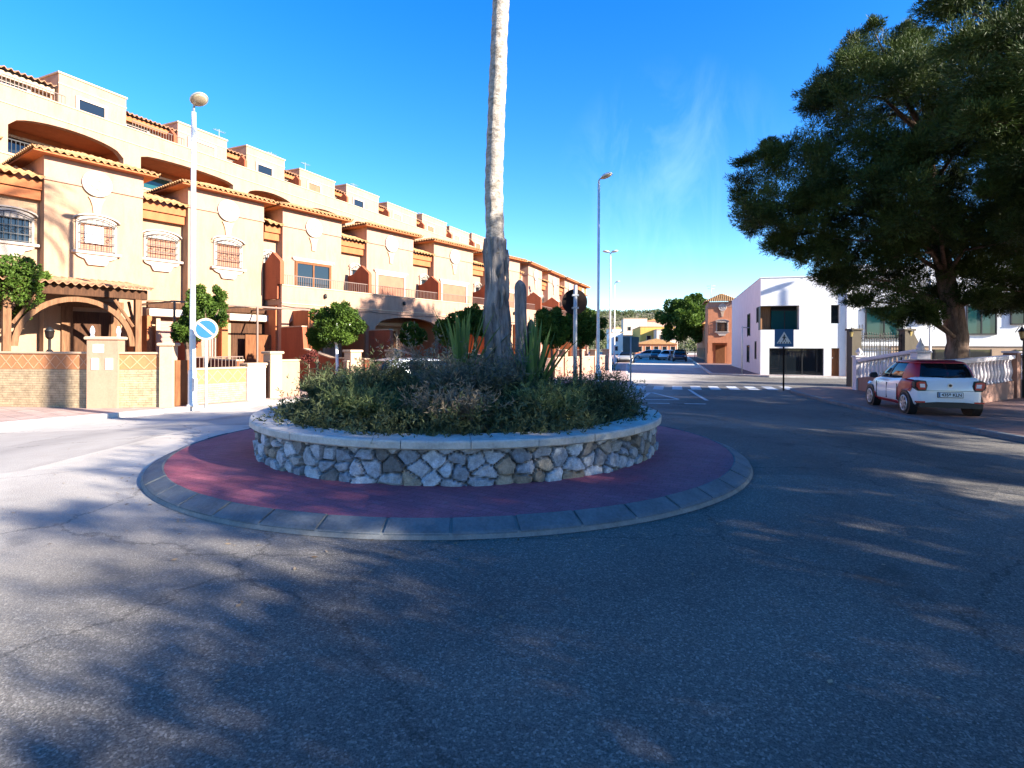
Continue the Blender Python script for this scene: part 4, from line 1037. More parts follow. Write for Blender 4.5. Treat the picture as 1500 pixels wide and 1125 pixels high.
# ------------------------------------------------------------------ the far end of the street
def far_house(px0, px1, yt, yb, Y, depth, mat, label, roofm=None, nwin=2, rows=1, zb=None, skew=-.28):
    a = at(px0, yb, Y); b = at(px1, yb, Y); z0 = GZ-.2 if zb is None else zb; H = at(px0, yt, Y).z; w = b.x-a.x
    o = empty('house', (a.x, a.y, 0), R(-8), label, 'house')
    MB().box(0, w, 0, depth, z0, H).build('wall', mat, o)
    if roofm:
        r = MB(); c = .35; r.prism([(-c, H), (w+c, H), (w*.5, H+w*.14)], 1, -c, depth+c); r.build('roof', roofm, o)
    else: MB().box(-.1, w+.1, -.1, depth+.1, H+.002, H+.18).build('parapet', m_cap, o)
    for rr in range(rows):
        zz = z0+(H-z0)*(.62 if rows == 1 else (.72, .30)[rr])
        for k in range(nwin):
            x = w*(k+.5)/nwin; wi = MB().box(x-.45, x+.45, -.03, -.002, zz-.55, zz+.55).build('window', m_glass, o)
            MB().box(x-.58, x-.45, -.05, -.002, zz-.65, zz+.65).box(x+.45, x+.58, -.05, -.002, zz-.65, zz+.65).box(x-.45, x+.45, -.06, -.002, zz-.65, zz-.55).build('frame', m_trim, wi)
    for k in range(3):
        y = depth*(k+.5)/3; MB().box(-.03, -.002, y-.5, y+.5, z0+(H-z0)*.6-.5, z0+(H-z0)*.6+.5).build('side_window', m_glass, o)
    return o
m_yel = M_stucco('yellow_render', (.62, .40, .10)); m_salm = M_stucco('salmon_render', (.48, .19, .095)); m_cream = M_stucco('cream_render', (.62, .50, .40))
m_pinkh = M_stucco('pink_render', (.60, .36, .28))
far_house(938, 986, 478, 528, 135, 26, m_yel, 'bright yellow house at the far end of the street', None, 2)
far_house(931, 990, 503, 528, 120, 9, m_salm, 'low salmon building with tiled roof in front of the yellow house', m_tile, 5)
far_house(913, 947, 466, 528, 172, 12, m_cream, 'cream house with flat roof behind the yellow house, left side', None, 2, 2)
far_house(948, 990, 469, 528, 180, 12, m_pinkh, 'pink house with tiled roof behind the yellow house', m_tile, 3, 2)
far_house(962, 992, 482, 528, 128, 10, m_cream, 'white house half hidden by the dark street tree', None, 2, 2)
far_house(892, 912, 487, 528, 150, 20, m_white, 'small white house beside the distant lamp posts', None, 1, 2)
far_house(905, 931, 491, 528, 160, 20, m_cream, 'pale narrow house left of the yellow house', None, 2, 2)
hs_ = [(905, 452, 330, m_white, 'white'), (922, 458, 300, m_cream, 'cream'), (938, 455, 345, m_pinkh, 'pink'), (955, 459, 310, m_white, 'white'), (970, 456, 360, m_cream, 'cream'), (984, 461, 320, m_salm, 'salmon')]
wh = ['high on the hillside left of the yellow roof', 'on the hillside just above the lamp posts', 'in the middle of the scrubby hillside', 'low on the hillside above the pink house', 'near the skyline of the hill', 'on the hillside beside the dark street tree']
for (px, py, Y, mt, cn), w_ in zip(hs_, wh):
    p = at(px, py, Y); zz = hz(p.x, p.y)
    o = empty('hill_house', (p.x, p.y, zz), R(random.uniform(-25, 25)), 'tiny '+cn+' house '+w_, 'house', 'houses on the hillside')
    MB().box(-3.5, 3.5, 0, 7, -3, 4.2).build('wall', mt, o); MB().prism([(-3.9, 4.202), (3.9, 4.202), (0, 5.6)], 1, -.4, 7.4).build('roof', m_tile, o)
    for x in (-1.8, 1.8): MB().box(x-.6, x+.6, -.05, -.002, 1.6, 3.0).build('window', m_glass, o)
# orange corner house with tower, on the right of the street
sd_ = Vector((.28, .96)).normalized(); sa = math.atan2(-.28, .96)
p = at(1037, 531, 62); o = empty('corner_house', (p.x, p.y, 0), sa, 'orange house with small tiled tower and medallion, left of the white modern building', 'house')
MB().box(0, 3.0, 0, 6, 2.15, 6.7).box(0, .45, 0, .45, GZ, 2.148).box(2.0, 3.0, 0, .45, GZ, 2.148).box(0, 3, 1.6, 6, GZ, 2.148).box(.5, 4.5, 6.002, 46, GZ, 5.0).build('wall', m_salm, o)
r = MB(); hip(r, 0, 3.0, 0, 5.5, 6.72, 1.0, .4); r.tiles((.1, 46, 5.02), (.1, 6, 5.02), (2.4, 46, 5.9), (2.4, 6, 5.9), .3); r.build('roof', m_tile, o)
MB().box(-.02, 3.02, -.02, 5.5, 6.1, 6.68).build('cornice_band', m_rose, o)
medallion(o, 1.5, 6.1, .42); scroll_window(o, .95, 2.0, 3.4, 4.4, 0, m_wood)
d = MB().box(.9, 1.9, 1.55, 1.598, GZ, 1.9).build('front_door', m_door, o)
for k in range(8):
    y = 8+4.6*k
    for zz in (3.4, .9):
        w_ = MB().box(.46, .498, y-.5, y+.5, zz-.6, zz+.6).build('window', m_wood, o); MB().box(.42, .498, y-.62, y-.5, zz-.7, zz+.7).box(.42, .498, y+.5, y+.62, zz-.7, zz+.7).build('frame', m_cap, w_)
# television aerials on it
o = empty('television_aerial', (p.x+1.4, p.y+3, 7.6), 0, 'small aerial on the orange tower roof', 'aerial', 'aerials on the stepped roofs')
MB().tube([(0, 0, -.5), (0, 0, 1.4)], .03, 6).build('mast', m_steel_g, o); MB().tube([(-.5, 0, 1.2), (.5, 0, 1.25)], .02, 5).tube([(-.4, 0, .9), (.4, 0, .9)], .02, 5).build('antenna', m_steel_g, o)
# post-like column in front of the pink wall
p = at(1087, 546, 37.5); o = empty('bollard_post', (p.x, p.y, GZ+.1), 0, 'thin pale post standing in front of the shaded side of the white building', 'post')
MB().lathe([(.05, 0), (.05, 3.2), (.03, 3.22)], 8).build('pole', m_steel, o); MB().box(-.05, .5, -.02, .02, 3.1, 3.16).build('arm', m_steel_g, o)
# ------------------------------------------------------------------ white modern building on the right
WC = at(1114, 546, 36.5); WS = 1.177
def wz(z): return EYE+(z-EYE)*WS
wb = empty('modern_building', (WC.x, WC.y, 0), math.atan2(-.28, .96), 'white modern two storey building with dark corner window and big glass front', 'building')
X = lambda x: x*WS
T = wz(5.5); B = GZ-.1
w = MB(); Wd = X(4.44); Ln = 19
zo0, zo1 = wz(2.62), wz(3.95); g0, g1 = GZ+.12, wz(1.6)
wt = .35
# front wall pieces around the openings
w.box(.002, X(.45), 0, wt, B, zo0); w.box(X(.45), X(3.16), 0, wt, g1, zo0); w.box(X(.45), X(3.16), 0, wt, B, g0)
w.box(X(3.16), X(3.53), 0, wt, B, zo0); w.box(X(3.53), X(3.92), 0, wt, wz(1.62), zo0); w.box(X(3.92), Wd, 0, wt, B, zo0)
w.box(X(1.95), X(3.5), 0, wt, zo0+.001, zo1); w.box(X(3.92), Wd, 0, wt, zo0+.001, zo1)
w.box(X(3.5), X(3.92), 0, wt, zo0+.001, wz(2.95)); w.box(.002, Wd, 0, wt, zo1+.001, T)
w.box(X(1.95), X(2.1), wt+.001, 1.2, zo0-.2, zo1+.2)
w.box(.36, Wd, wt+.001, 1.3, T-.3, T-.02)
w.build('front_wall', m_white, wb)
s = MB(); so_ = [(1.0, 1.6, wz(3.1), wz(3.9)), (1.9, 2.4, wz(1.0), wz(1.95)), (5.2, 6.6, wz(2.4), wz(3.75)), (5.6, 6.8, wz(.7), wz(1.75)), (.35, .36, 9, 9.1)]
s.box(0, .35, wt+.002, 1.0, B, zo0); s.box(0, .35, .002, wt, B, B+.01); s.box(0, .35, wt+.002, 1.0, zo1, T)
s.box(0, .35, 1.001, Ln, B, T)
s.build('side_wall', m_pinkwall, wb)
bk = MB().box(.36, Wd+8, 1.301, Ln, B, T-.03); bk.build('rear_block', m_white, wb)
MB().box(-.03, .38, 1.0, Ln, T+.001, T+.06).box(-.03, Wd, -.03, .999, T+.001, T+.06).build('roof_edge', m_white, wb)
# corner window box
MB().box(.37, X(1.95)-.01, .9, .95, zo0, zo1).box(.01, X(1.94), .01, .9, zo0-.001, zo0+.02).build('window_lining', m_black, wb)
cw_ = MB().prism([(.02, .36), (.70, .62), (.70, .68), (.02, .98)], 2, zo0+.022, zo1-.01); cw_.build('timber_panel', m_wood_l, wb)
gw_ = MB().box(.72, X(1.93), .55, .58, zo0+.022, zo1-.3).build('corner_window', m_glass_g, wb)
MB().box(1.5, 1.55, .52, .549, zo0+.03, zo1-.3).box(.72, X(1.93), .52, .60, zo1-.298, zo1-.24).build('frame', m_black, gw_)
MB().box(-.012, .0, .02, .95, zo0, zo1).build('side_opening', m_black, wb)
# shop-like glass front
gf = MB().box(X(.47), X(3.14), .22, .25, g0+.02, g1).build('glass_front', m_glass, wb)
f = MB()
for x in (X(.45)+.03, X(2.13), X(2.86), X(3.16)-.04): f.box(x-.03, x+.03, .16, .219, g0, g1)
f.box(X(.47), X(3.14), .17, .215, g0, g0+.06); f.box(X(.47), X(3.14), .17, .215, g1-.06, g1); f.build('frame', m_black, gf)
d = MB().box(X(3.53), X(3.92), .12, .17, g0-.1, wz(1.6)).build('front_door', m_door, wb); MB().tube([(X(3.6), .06, 1.0), (X(3.6), .1, 1.0)], .03).build('handle', m_steel, d)
MB().box(X(3.5), X(3.92), .25, .28, wz(2.95), zo1).build('window', m_glass, wb)
for (y0, y1, z0, z1) in so_[:4]:
    q = MB().box(-.004, .02, y0, y1, z0, z1).build('side_window', m_glass, wb)
    MB().box(-.05, -.003, y0-.06, y0, z0-.06, z1+.06).box(-.05, -.003, y1, y1+.06, z0-.06, z1+.06).box(-.05, -.003, y0, y1, z1, z1+.06).build('frame', m_black, q)
MB().tube([(X(4.25), -.05, B), (X(4.25), -.05, T)], .045, 8).build('rain_pipe', m_white, wb)
# neighbouring white house behind the pine
nbh = empty('white_house', (WC.x, WC.y, 0), math.atan2(-.28, .96), 'long white house with dark windows behind the gate and the pine trunk', 'house')
n0 = X(4.5); n1 = 30; w = MB().box(n0, n1, .25, 1.25, B, T+.6); w.build('wall', m_white, nbh)
MB().box(n0+2.2, n1, .10, .248, B, wz(1.75)).build('lower_wall', m_cap, nbh)
MB().box(n0-.0, n1, .05, .249, wz(1.752), wz(1.85)).build('string_course', m_white, nbh)
MB().box(n0, n1, .2, 1.3, T+.602, T+.7).build('parapet', m_white, nbh)
tp = lambda px: ((px-750)/F*36.5-WC.x)/(.96+.28*(px-750)/F)
for (a, b, za, zb, mt, lab) in ((1271, 1323, 2.2, 3.75, m_glass_g, 'window'), (1346, 1362, 3.0, 4.1, m_glass, 'window'), (1420, 1461, 2.4, 3.8, m_glass_g, 'window'), (1485, 1503, 2.9, 4.1, m_glass, 'window'), (1560, 1600, 2.4, 3.8, m_glass, 'window')):
    q = MB().box(tp(a), tp(b), .22, .252, wz(za), wz(zb)).build(lab, mt, nbh)
    fr = MB().box(tp(a)-.07, tp(a), .17, .249, wz(za)-.07, wz(zb)+.07).box(tp(b), tp(b)+.07, .17, .249, wz(za)-.07, wz(zb)+.07).box(tp(a), tp(b), .17, .249, wz(zb), wz(zb)+.07).box(tp(a), tp(b), .14, .249, wz(za)-.07, wz(za))
    if b-a > 30: fr.box((tp(a)+tp(b))/2-.03, (tp(a)+tp(b))/2+.03, .18, .219, wz(za), wz(zb))
    fr.build('frame', m_black, q)
for (a, b) in ((1422, 1452), (1366, 1392), (1490, 1530)):
    q = MB().box(tp(a), tp(b), .07, .102, wz(.75), wz(1.58)).build('lower_window', m_glass, nbh); MB().box(tp(a)-.06, tp(a), .05, .099, wz(.7), wz(1.6)).box(tp(b), tp(b)+.06, .05, .099, wz(.7), wz(1.6)).build('frame', m_black, q)
# ------------------------------------------------------------------ gate with lantern pillars
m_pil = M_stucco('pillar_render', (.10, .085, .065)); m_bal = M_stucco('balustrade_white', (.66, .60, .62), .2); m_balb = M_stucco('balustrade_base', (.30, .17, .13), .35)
ga = at(1252, 545, 27); gb = at(1326, 545, 27); gwid = gb.x-ga.x
g = empty('entrance_gate', (ga.x, 27, GZ), 0, 'black iron double gate with spear tops and rendered pillars, left of the pine trunk', 'gate')
for x0 in (-.25, gwid-.15):
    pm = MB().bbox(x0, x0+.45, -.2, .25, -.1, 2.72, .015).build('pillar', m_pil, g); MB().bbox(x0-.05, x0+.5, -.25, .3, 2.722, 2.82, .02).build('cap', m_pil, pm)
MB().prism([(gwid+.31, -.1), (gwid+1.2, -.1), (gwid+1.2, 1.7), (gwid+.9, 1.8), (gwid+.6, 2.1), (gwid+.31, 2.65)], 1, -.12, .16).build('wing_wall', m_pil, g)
for k, (xa, xb) in enumerate(((.22, gwid/2-.015), (gwid/2+.015, gwid-.17))):
    lf = MB(); n = 8
    for i in range(n+1):
        x = xa+.02+(xb-xa-.04)*i/n; ht = 2.55+(.42 if k == 0 and i in (0, 1) else 0)-.02*abs(i-n/2)
        lf.box(x-.013, x+.013, -.013, .013, .1, ht); lf.lathe([(.006, 0), (.03, .05), (.004, .14)], 6, (x, 0, ht))
    for z in (.12, 1.15, 1.75, 2.2, 2.45): lf.box(xa, xb, -.02, .02, z, z+.05)
    for i in range(n):
        x = xa+(xb-xa)*(i+.5)/n
        lf.tube([(x+.055*math.cos(q), 0, 2.34+.055*math.sin(q)) for q in np.linspace(0, 6.283, 11)], .011, 4, False)
        lf.box(x-.008, x+.008, -.01, .01, .17, 1.15)
    lf.box(xa, xb, -.004, .004, .17, 1.1)
    lf.build('gate_leaf', m_iron, g)
def lantern(loc, label, sx):
    o = empty('wall_lantern', loc, 0, label, 'lantern', 'wall lanterns')
    MB().tube([(sx*.24, 0, .10), (sx*.1, 0, .30), (0, 0, .28)], .014, 6).lathe([(.13, .12), (.11, .16), (.05, .24), (.02, .30), (.012, .36)], 8).lathe([(.012, -.2), (.04, -.17), (.055, -.12)], 8).build('bracket', m_iron, o)
    MB().lathe([(.055, -.12), (.105, .10), (.10, .12)], 6, smooth=False).build('glass', m_lgl, o)
m_lgl = M('amber_glass', (.38, .30, .12), .2, 6, .3, 0)
for (px, y_, lab, sx) in ((1247, 487, 'old iron lantern on the left gate pillar against the white wall', 1), (1333.5, 486, 'old iron lantern on the right gate pillar above the sloping wing wall', -1)):
    p = at(px, y_, 26.85); lantern((p.x, p.y, p.z), lab, sx)
# ------------------------------------------------------------------ balustrades
bal_m = MB().lathe([(.06, 0), (.06, .04), (.035, .07), (.075, .2), (.08, .27), (.045, .42), (.032, .5), (.055, .54), (.06, .58)], 12)
bal_proto = None
def balustrade(p, q, z0, z1, label, base, piers, gap=.30):
    global bal_proto
    a = Vector(p); b = Vector(q); d = b-a; Ln = d.length
    o = empty('balustrade', (a.x, a.y, GZ+.1), math.atan2(d.y, d.x), label, 'balustrade', 'white balustrades by the pavement')
    zg = GZ+.1; top = lambda x: z0+(z1-z0)*x/Ln-zg
    m = MB(); m.prism([(0, -.1), (Ln, -.1), (Ln, base*(1) + (top(Ln)-top(0))), (0, base)], 1, -.12, .12); m.build('base_wall', m_balb, o)
    r = MB(); 
    r.loft([[(x, -.14, top(x)-.13), (x, .14, top(x)-.13), (x, .16, top(x)-.07), (x, .15, top(x)), (x, -.15, top(x)), (x, -.16, top(x)-.07)] for x in (0, Ln)])
    r.build('rail', m_bal, o)
    n = int(Ln/gap)
    for i in range(n):
        x = (i+.5)*Ln/n; zb = base+(top(x)-top(0)); hgt = top(x)-.13-zb
        if bal_proto is None:
            c = bal_m.build('baluster', m_bal, o); bal_proto = c
        else:
            c = bal_proto.copy(); COL.objects.link(c); c.parent = o
        c.location = (x, 0, zb); c.scale = (1.15, 1.15, hgt/.58)
    for (x, w_, h_, kind) in piers:
        pr = MB().bbox(x-w_/2, x+w_/2, -w_/2, w_/2, -.1, h_, .012).build('pier', m_bal if kind != 'base' else m_balb, o)
        MB().bbox(x-w_/2-.04, x+w_/2+.04, -w_/2-.04, w_/2+.04, h_+.001, h_+.07, .015).build('cap', m_bal, pr)
        f = MB()
        if kind == 'urn': f.lathe([(.10, h_+.07), (.06, h_+.11), (.05, h_+.14), (.12, h_+.2), (.13, h_+.26), (.06, h_+.34), (.02, h_+.4)], 14, (x, 0, 0))
        elif kind == 'spire': f.lathe([(.13, h_+.07), (.10, h_+.12), (.13, h_+.18), (.10, h_+.27), (.05, h_+.36), (.035, h_+.42), (.012, h_+.5)], 14, (x, 0, 0))
        if kind != 'base': f.build('finial', m_bal, pr)
    return o
balustrade((14.72, 23.6), (13.95, 19.0), 1.14, 1.60, 'white balustrade with sloping rail running from the gate to the pointed pillar', .50, [(0, .36, 1.38, 'urn'), (4.66, .42, 1.62, 'spire')])
balustrade((13.35, 16.95), (19.6, 21.1), 1.27, 1.44, 'white balustrade on terracotta base directly behind the parked white car', .50, [(0, .3, 1.36, 'base'), (5.6, .4, 1.62, 'base')], .32)
p = at(1497, 487, 20.0); lantern((p.x, p.y, p.z), 'old iron lantern at the right picture edge above the balustrade', -1)
lp = empty('lantern_pillar', (p.x+.4, p.y, GZ+.1), 0, 'rendered pillar carrying the lantern at the right picture edge', 'pillar')
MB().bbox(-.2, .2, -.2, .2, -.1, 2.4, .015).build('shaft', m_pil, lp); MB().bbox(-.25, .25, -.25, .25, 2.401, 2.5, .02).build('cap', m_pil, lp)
# ------------------------------------------------------------------ cars
m_paintw = M('white_car_paint', (.74, .75, .76), .28, 3, .04, 0, coat=.7); m_red = M('red_car_paint', (.33, .006, .016), .42, 3, .06, 0, coat=.15)
m_silver = M('silver_car_paint', (.42, .44, .46), .3, 3, .05, 0, metal=.4, coat=.6); m_dark = M('dark_car_paint', (.03, .03, .035), .25, 3, .05, 0, coat=.7)
m_maroon = M('maroon_car_paint', (.09, .012, .014), .25, 3, .05, 0, coat=.7); m_beige = M('champagne_car_paint', (.45, .42, .36), .3, 3, .05, 0, metal=.3, coat=.6)
m_tail = M('tail_lamp_red', (.42, .012, .012), .15, 4, .1, 0, coat=.8); m_clear = M('clear_lamp', (.72, .66, .66), .12, 4, .1, 0, coat=.8)
m_plate = M('number_plate', (.72, .73, .74), .4, 4, .05, 0); m_cglass = M_glass('car_glass', (.006, .007, .008), .03); m_cglass.node_tree.nodes['Principled BSDF'].inputs['Specular IOR Level'].default_value = .35
def car(loc, ang, label, paint, Lc=3.5, Wc=1.66, H=1.55, accent=None, hatch=True, plate='', group=None, cat='car'):
    o = empty('parked_car', loc, ang, label, cat, group); A = accent or paint
    k = Lc/3.5; w = Wc/2; hk = H/1.55
    st = [(0, .60, .36, .66), (.04, .70, .26, 1.05), (.14, .775, .22, 1.08), (.5, .83, .2, 1.08), (1.3, .835, .2, 1.03), (2.3, .83, .2, .99), (2.72, .82, .2, .965), (3.1, .77, .21, .88), (3.34, .69, .22, .77), (3.46, .60, .28, .66), (3.5, .5, .36, .55)]
    if not hatch: st = [(0, .62, .36, .62), (.05, .74, .26, .86), (.14, .79, .22, .93), (.6, .83, .2, .96)]+st[4:]
    rings = []
    for (y, hw, zb, zt) in st:
        hw *= w/.83; zb *= hk; zt *= hk; y = (y-1.75)*k
        half = [(hw*.86, zb), (hw*.97, zb+.08), (hw, zb+(zt-zb)*.35), (hw*.995, zb+(zt-zb)*.62), (hw*.965, zb+(zt-zb)*.86), (hw*.9, zt-.012), (hw*.82, zt+.005), (hw*.4, zt+.03)]
        rings.append([(x, y, z) for x, z in half]+[(-x, y, z) for x, z in half[::-1]])
    body = MB().loft(rings, True, True)
    bo = body.build('body', paint, o)
    bv = bo.modifiers.new('subd', 'SUBSURF'); bv.levels = 1; bv.render_levels = 1
    # glasshouse
    if hatch: cab = [(.98, .05, 2.78, .765), (1.12, .10, 2.60, .745), (1.28, .18, 2.34, .70), (1.42, .29, 2.04, .645), (1.50, .40, 1.84, .585), (1.545, .66, 1.55, .44)]
    else: cab = [(.92, .55, 2.85, .765), (1.08, .70, 2.62, .74), (1.22, .90, 2.36, .70), (1.36, 1.15, 2.08, .65), (1.45, 1.35, 1.85, .58), (1.48, 1.5, 1.7, .45)]
    def ring(c, s=1.0, dz=0, n=32):
        z, y0, y1, hw = c; z = z*hk+dz; y0 = (y0-1.75)*k; y1 = (y1-1.75)*k; hw = hw*w/.83; cy, hy = (y0+y1)/2, (y1-y0)/2; out = []
        for i in range(n):
            t_ = 2*math.pi*i/n; cx, sy = math.cos(t_), math.sin(t_); e = .42
            out.append((s*hw*math.copysign(abs(cx)**e, cx), cy+(hy*s+ (s-1)*.2)*math.copysign(abs(sy)**e, sy), z))
        return out
    MB().loft([ring(c) for c in cab], True, True).build('windows', m_cglass, o)
    rf = MB().loft([ring((cab[3][0]+.045, cab[3][1]+.03, cab[3][2]-.06, cab[3][3]-.012), 1.012), ring(cab[4], 1.012, .006), ring(cab[5], 1.02, .012)], True, True).build('roof', A, o)
    def side_panel(ya, yb, name, mat, eps=.012, lo=0, hi=4):
        for sg in (-1, 1):
            m = MB(); rows = []
            for j in range(lo, hi+1):
                z, y0, y1, hw = cab[j]; f = (j-lo)/(hi-lo)
                q0 = (ya[0]+(ya[1]-ya[0])*f-1.75)*k; q1 = (yb[0]+(yb[1]-yb[0])*f-1.75)*k
                q0 = max(q0, (y0-1.75)*k+.0); q1 = min(q1, (y1-1.75)*k)
                row = []
                for s in range(7):
                    y = q0+(q1-q0)*s/6; cy, hy = ((y0+y1)/2-1.75)*k, (y1-y0)/2*k; sy = min(1, abs(y-cy)/hy)**(1/.42); cx = math.sqrt(max(0, 1-sy*sy))
                    row.append((sg*(hw*w/.83*cx**.42+eps), y, z*hk))
                rows.append(row)
            m.loft(rows if sg > 0 else [r_[::-1] for r_ in rows], False, True, False)
            m.build(name, mat, o)
    if hatch:
        side_panel((.02, .34), (.85, .78), 'rear_pillar', A); side_panel((2.56, 1.78), (2.66, 1.92), 'front_pillar', A); side_panel((1.72, 1.42), (1.79, 1.48), 'middle_pillar', m_black, .01)
    else:
        side_panel((.55, 1.3), (.95, 1.5), 'rear_pillar', A); side_panel((2.68, 1.82), (2.8, 1.95), 'front_pillar', A); side_panel((1.72, 1.60), (1.80, 1.66), 'middle_pillar', m_black, .01)
    def flank(poly, name, mat, eps=.010):       # panel lying on the body flank, poly in (y,z)
        for sg in (-1, 1):
            m = MB()
            def xx(y, z):
                ys = [s_[0] for s_ in st]; hw = np.interp(y, ys, [s_[1] for s_ in st])*w/.83; zb = np.interp(y, ys, [s_[2] for s_ in st])*hk; zt = np.interp(y, ys, [s_[3] for s_ in st])*hk
                return hw*np.interp((z-zb)/(zt-zb), [0, .13, .35, .62, .86, 1], [.86, .97, 1, .995, .965, .9])+eps
            c = (sum(p[0] for p in poly)/len(poly), sum(p[1] for p in poly)/len(poly))
            R_ = [[(c[0]+(p[0]-c[0])*s_, c[1]+(p[1]-c[1])*s_) for p in poly] for s_ in (1, .75, .5, .25, .05)]
            m.loft([[(sg*xx(y, z*hk), (y-1.75)*k, z*hk) for y, z in r_] for r_ in R_], True, True)
            m.build(name, mat, o)
    if accent:
        flank([(.16, 1.0), (.2, .78), (.28, .66), (.42, .70), (.58, .70), (.74, .64), (.86, .50), (.9, .34), (1.02, .34), (1.03, .5), (1.02, .7), (.94, .85), (.84, 1.0), (.5, 1.02)], 'quarter_panel', A)
        flank([(.92, .24), (2.52, .24), (2.52, .33), (1.03, .335)], 'sill_panel', A)
        flank([(2.5, .24), (2.62, .3), (2.66, .5), (2.6, .5), (2.52, .36)], 'front_arch_trim', A)
    dl = MB()
    for sg in (-1, 1):
        x = sg*(w+.004)
        for y in ((1.06, 1.76, 2.5) if hatch else (1.1, 1.76, 2.5)): dl.box(min(x, x-sg*.02), max(x, x-sg*.02), (y-1.75)*k-.006, (y-1.75)*k+.006, .36*hk, .84*hk)
    dl.build('door_seam', m_black, o)
    yr_, yf_ = .56, 2.98
    for y in (yr_, yf_):
        for sg in (-1, 1):
            c = Vector((sg*(w-.105), (y-1.75)*k, .29))
            ar = MB(); ar.disc((sg*(w-.095), c.y, .30), .345, 0, .20, 32); ar.build('wheel_arch', m_black, o)
            tw = MB(); n = 32
            prof = [(.17, -.085), (.24, -.10), (.272, -.10), (.29, -.08), (.29, .08), (.272, .10), (.24, .10), (.17, .085)]
            cx_ = c.x+sg*.022
            tw.loft([[(cx_+a_, c.y+r_*math.cos(2*math.pi*i/n), .29+r_*math.sin(2*math.pi*i/n)) for i in range(n)] for r_, a_ in prof], True, True)
            wh_ = tw.build('wheel', m_rubber, o)
            rm = MB(); rm.loft([[(cx_+sg*a_, c.y+r_*math.cos(2*math.pi*i/n), .29+r_*math.sin(2*math.pi*i/n)) for i in range(n)] for r_, a_ in ((.215, .088), (.215, .108), (.19, .108), (.18, .09))], False, True)
            for i in range(7):
                a_ = 2*math.pi*i/7; d1_ = Vector((0, math.cos(a_), math.sin(a_))); n1_ = Vector((0, -math.sin(a_), math.cos(a_))); cc = Vector((cx_, c.y, .29)); q = []
                for r_, ww in ((.03, .030), (.20, .022)):
                    q.append([cc+d1_*r_+n1_*ww*s1+Vector((sg*s2, 0, 0)) for s1, s2 in ((-1, .088), (1, .088), (1, .112), (-1, .112))])
                rm.loft(q)
            rm.disc((cx_+sg*.108, c.y, .29), .045, 0, .02, 14); rm.build('rim', m_alloy, wh_)
    zb = lambda z: z*hk; Yr = -1.75*k; Yf = 1.75*k
    if True:
        for sg in (-1, 1):
            hs_m = MB(); xx = sg*(w-.17)
            hs_m.loft([[(xx+sg*dx, Yr+y+.02, zb(z)) for dx, z in ((-.13, .70), (.06, .70), (.135, .80), (.14, .95), (.05, 1.0), (-.12, .98), (-.16, .85))] for y in (.16, -.005)]); tl = hs_m.build('tail_lamp', m_black, o)
            MB().loft([[(xx+sg*dx, Yr+y, zb(z)) for dx, z in ((-.10, .74), (.05, .74), (.10, .82), (.105, .93), (.04, .965), (-.09, .95), (-.12, .85))] for y in (.01, -.012)]).build('lens', m_tail, tl)
            MB().loft([[(xx+sg*dx, Yr+y, zb(z)) for dx, z in ((-.09, .80), (.02, .80), (.03, .90), (-.08, .90))] for y in (-.0125, -.02)]).build('reversing_lens', m_clear, tl)
            MB().box(xx-.12, xx+.10, Yr+.005, Yr+.06, zb(.37), zb(.415)).build('reflector', m_tail, o)
            hl = MB(); hl.loft([[(sg*(w-.19)+sg*dx, Yf-.17+y-abs(dx-.05)*.25, zb(z)) for dx, z in ((-.13, .62), (.08, .60), (.14, .70), (.08, .78), (-.10, .74))] for y in (-.12, .06)]); hl.build('headlight', m_clear, o)
            mr = MB(); c = (sg*(w+.10), (2.42-1.75)*k, zb(1.02)); mr.loft([[(c[0]+sg*.10*dx, c[1]+y, c[2]+.085*dz) for dx, dz in ((-1, -.7), (-.2, -1), (.8, -.7), (1, .2), (.5, .9), (-.6, 1), (-1, .3))] for y in (-.05, .02, .07)], True, True); mr.build('mirror', m_black, o)
        MB().loft([[(x*w/.83, Yr+y, zb(z)) for x, z in ((-.70, .24), (.70, .24), (.72, .36), (.3, .40), (-.3, .40), (-.72, .36))] for y in (.25, -.015)]).build('rear_valance', m_black, o)
        MB().box(-.62*w/.83, .62*w/.83, Yf-.05, Yf+.015, zb(.30), zb(.5)).build('grille', m_black, o)
        pz = zb(.60)
        pp = MB().bbox(-.27, .27, Yr-.028, Yr+.02, pz-.06, pz+.06, .004).build('number_plate', m_plate, o)
        MB().box(-.285, .285, Yr-.020, Yr+.02, pz-.072, pz+.072).build('plate_frame', m_black, o)
        MB().box(-.265, -.232, Yr-.0305, Yr-.0285, pz-.055, pz+.055).build('blue_band', m_sblue, pp)
        if plate:
            cu = bpy.data.curves.new('plate_text', 'FONT'); cu.body = plate; cu.size = .108; cu.offset = .003; cu.align_x = 'CENTER'; cu.align_y = 'CENTER'; cu.extrude = .001
            tob = bpy.data.objects.new('plate_text_tmp', cu); COL.objects.link(tob)
            me = bpy.data.meshes.new_from_object(tob.evaluated_get(bpy.context.evaluated_depsgraph_get())); bpy.data.objects.remove(tob)
            me.materials.clear(); me.materials.append(m_black); to = bpy.data.objects.new('plate_text', me); COL.objects.link(to); to.parent = pp
            to.location = (.022, Yr-.031, pz); to.rotation_euler = (R(90), 0, 0)
            MB().disc((0, Yr+.008, zb(.86)), .055, 1, .03, 20).build('emblem', m_alloy, o)
            MB().disc((0, Yr-.012, zb(.86)), .034, 1, .012, 20).build('emblem_centre', m_black, o)
            MB().box(-.56, .56, Yr+.0, Yr+.03, zb(.705), zb(.715)).build('hatch_seam', m_black, o)
            MB().tube([(-.12, Yr+.05, zb(1.10)), (.22, Yr+.05, zb(1.13))], .012, 6).build('rear_wiper', m_black, o)
    return o
cz = GZ+.10
h_ = Vector((.24, .97)).normalized(); rc = Vector((11.32, 14.35)); cc = rc+h_*1.75
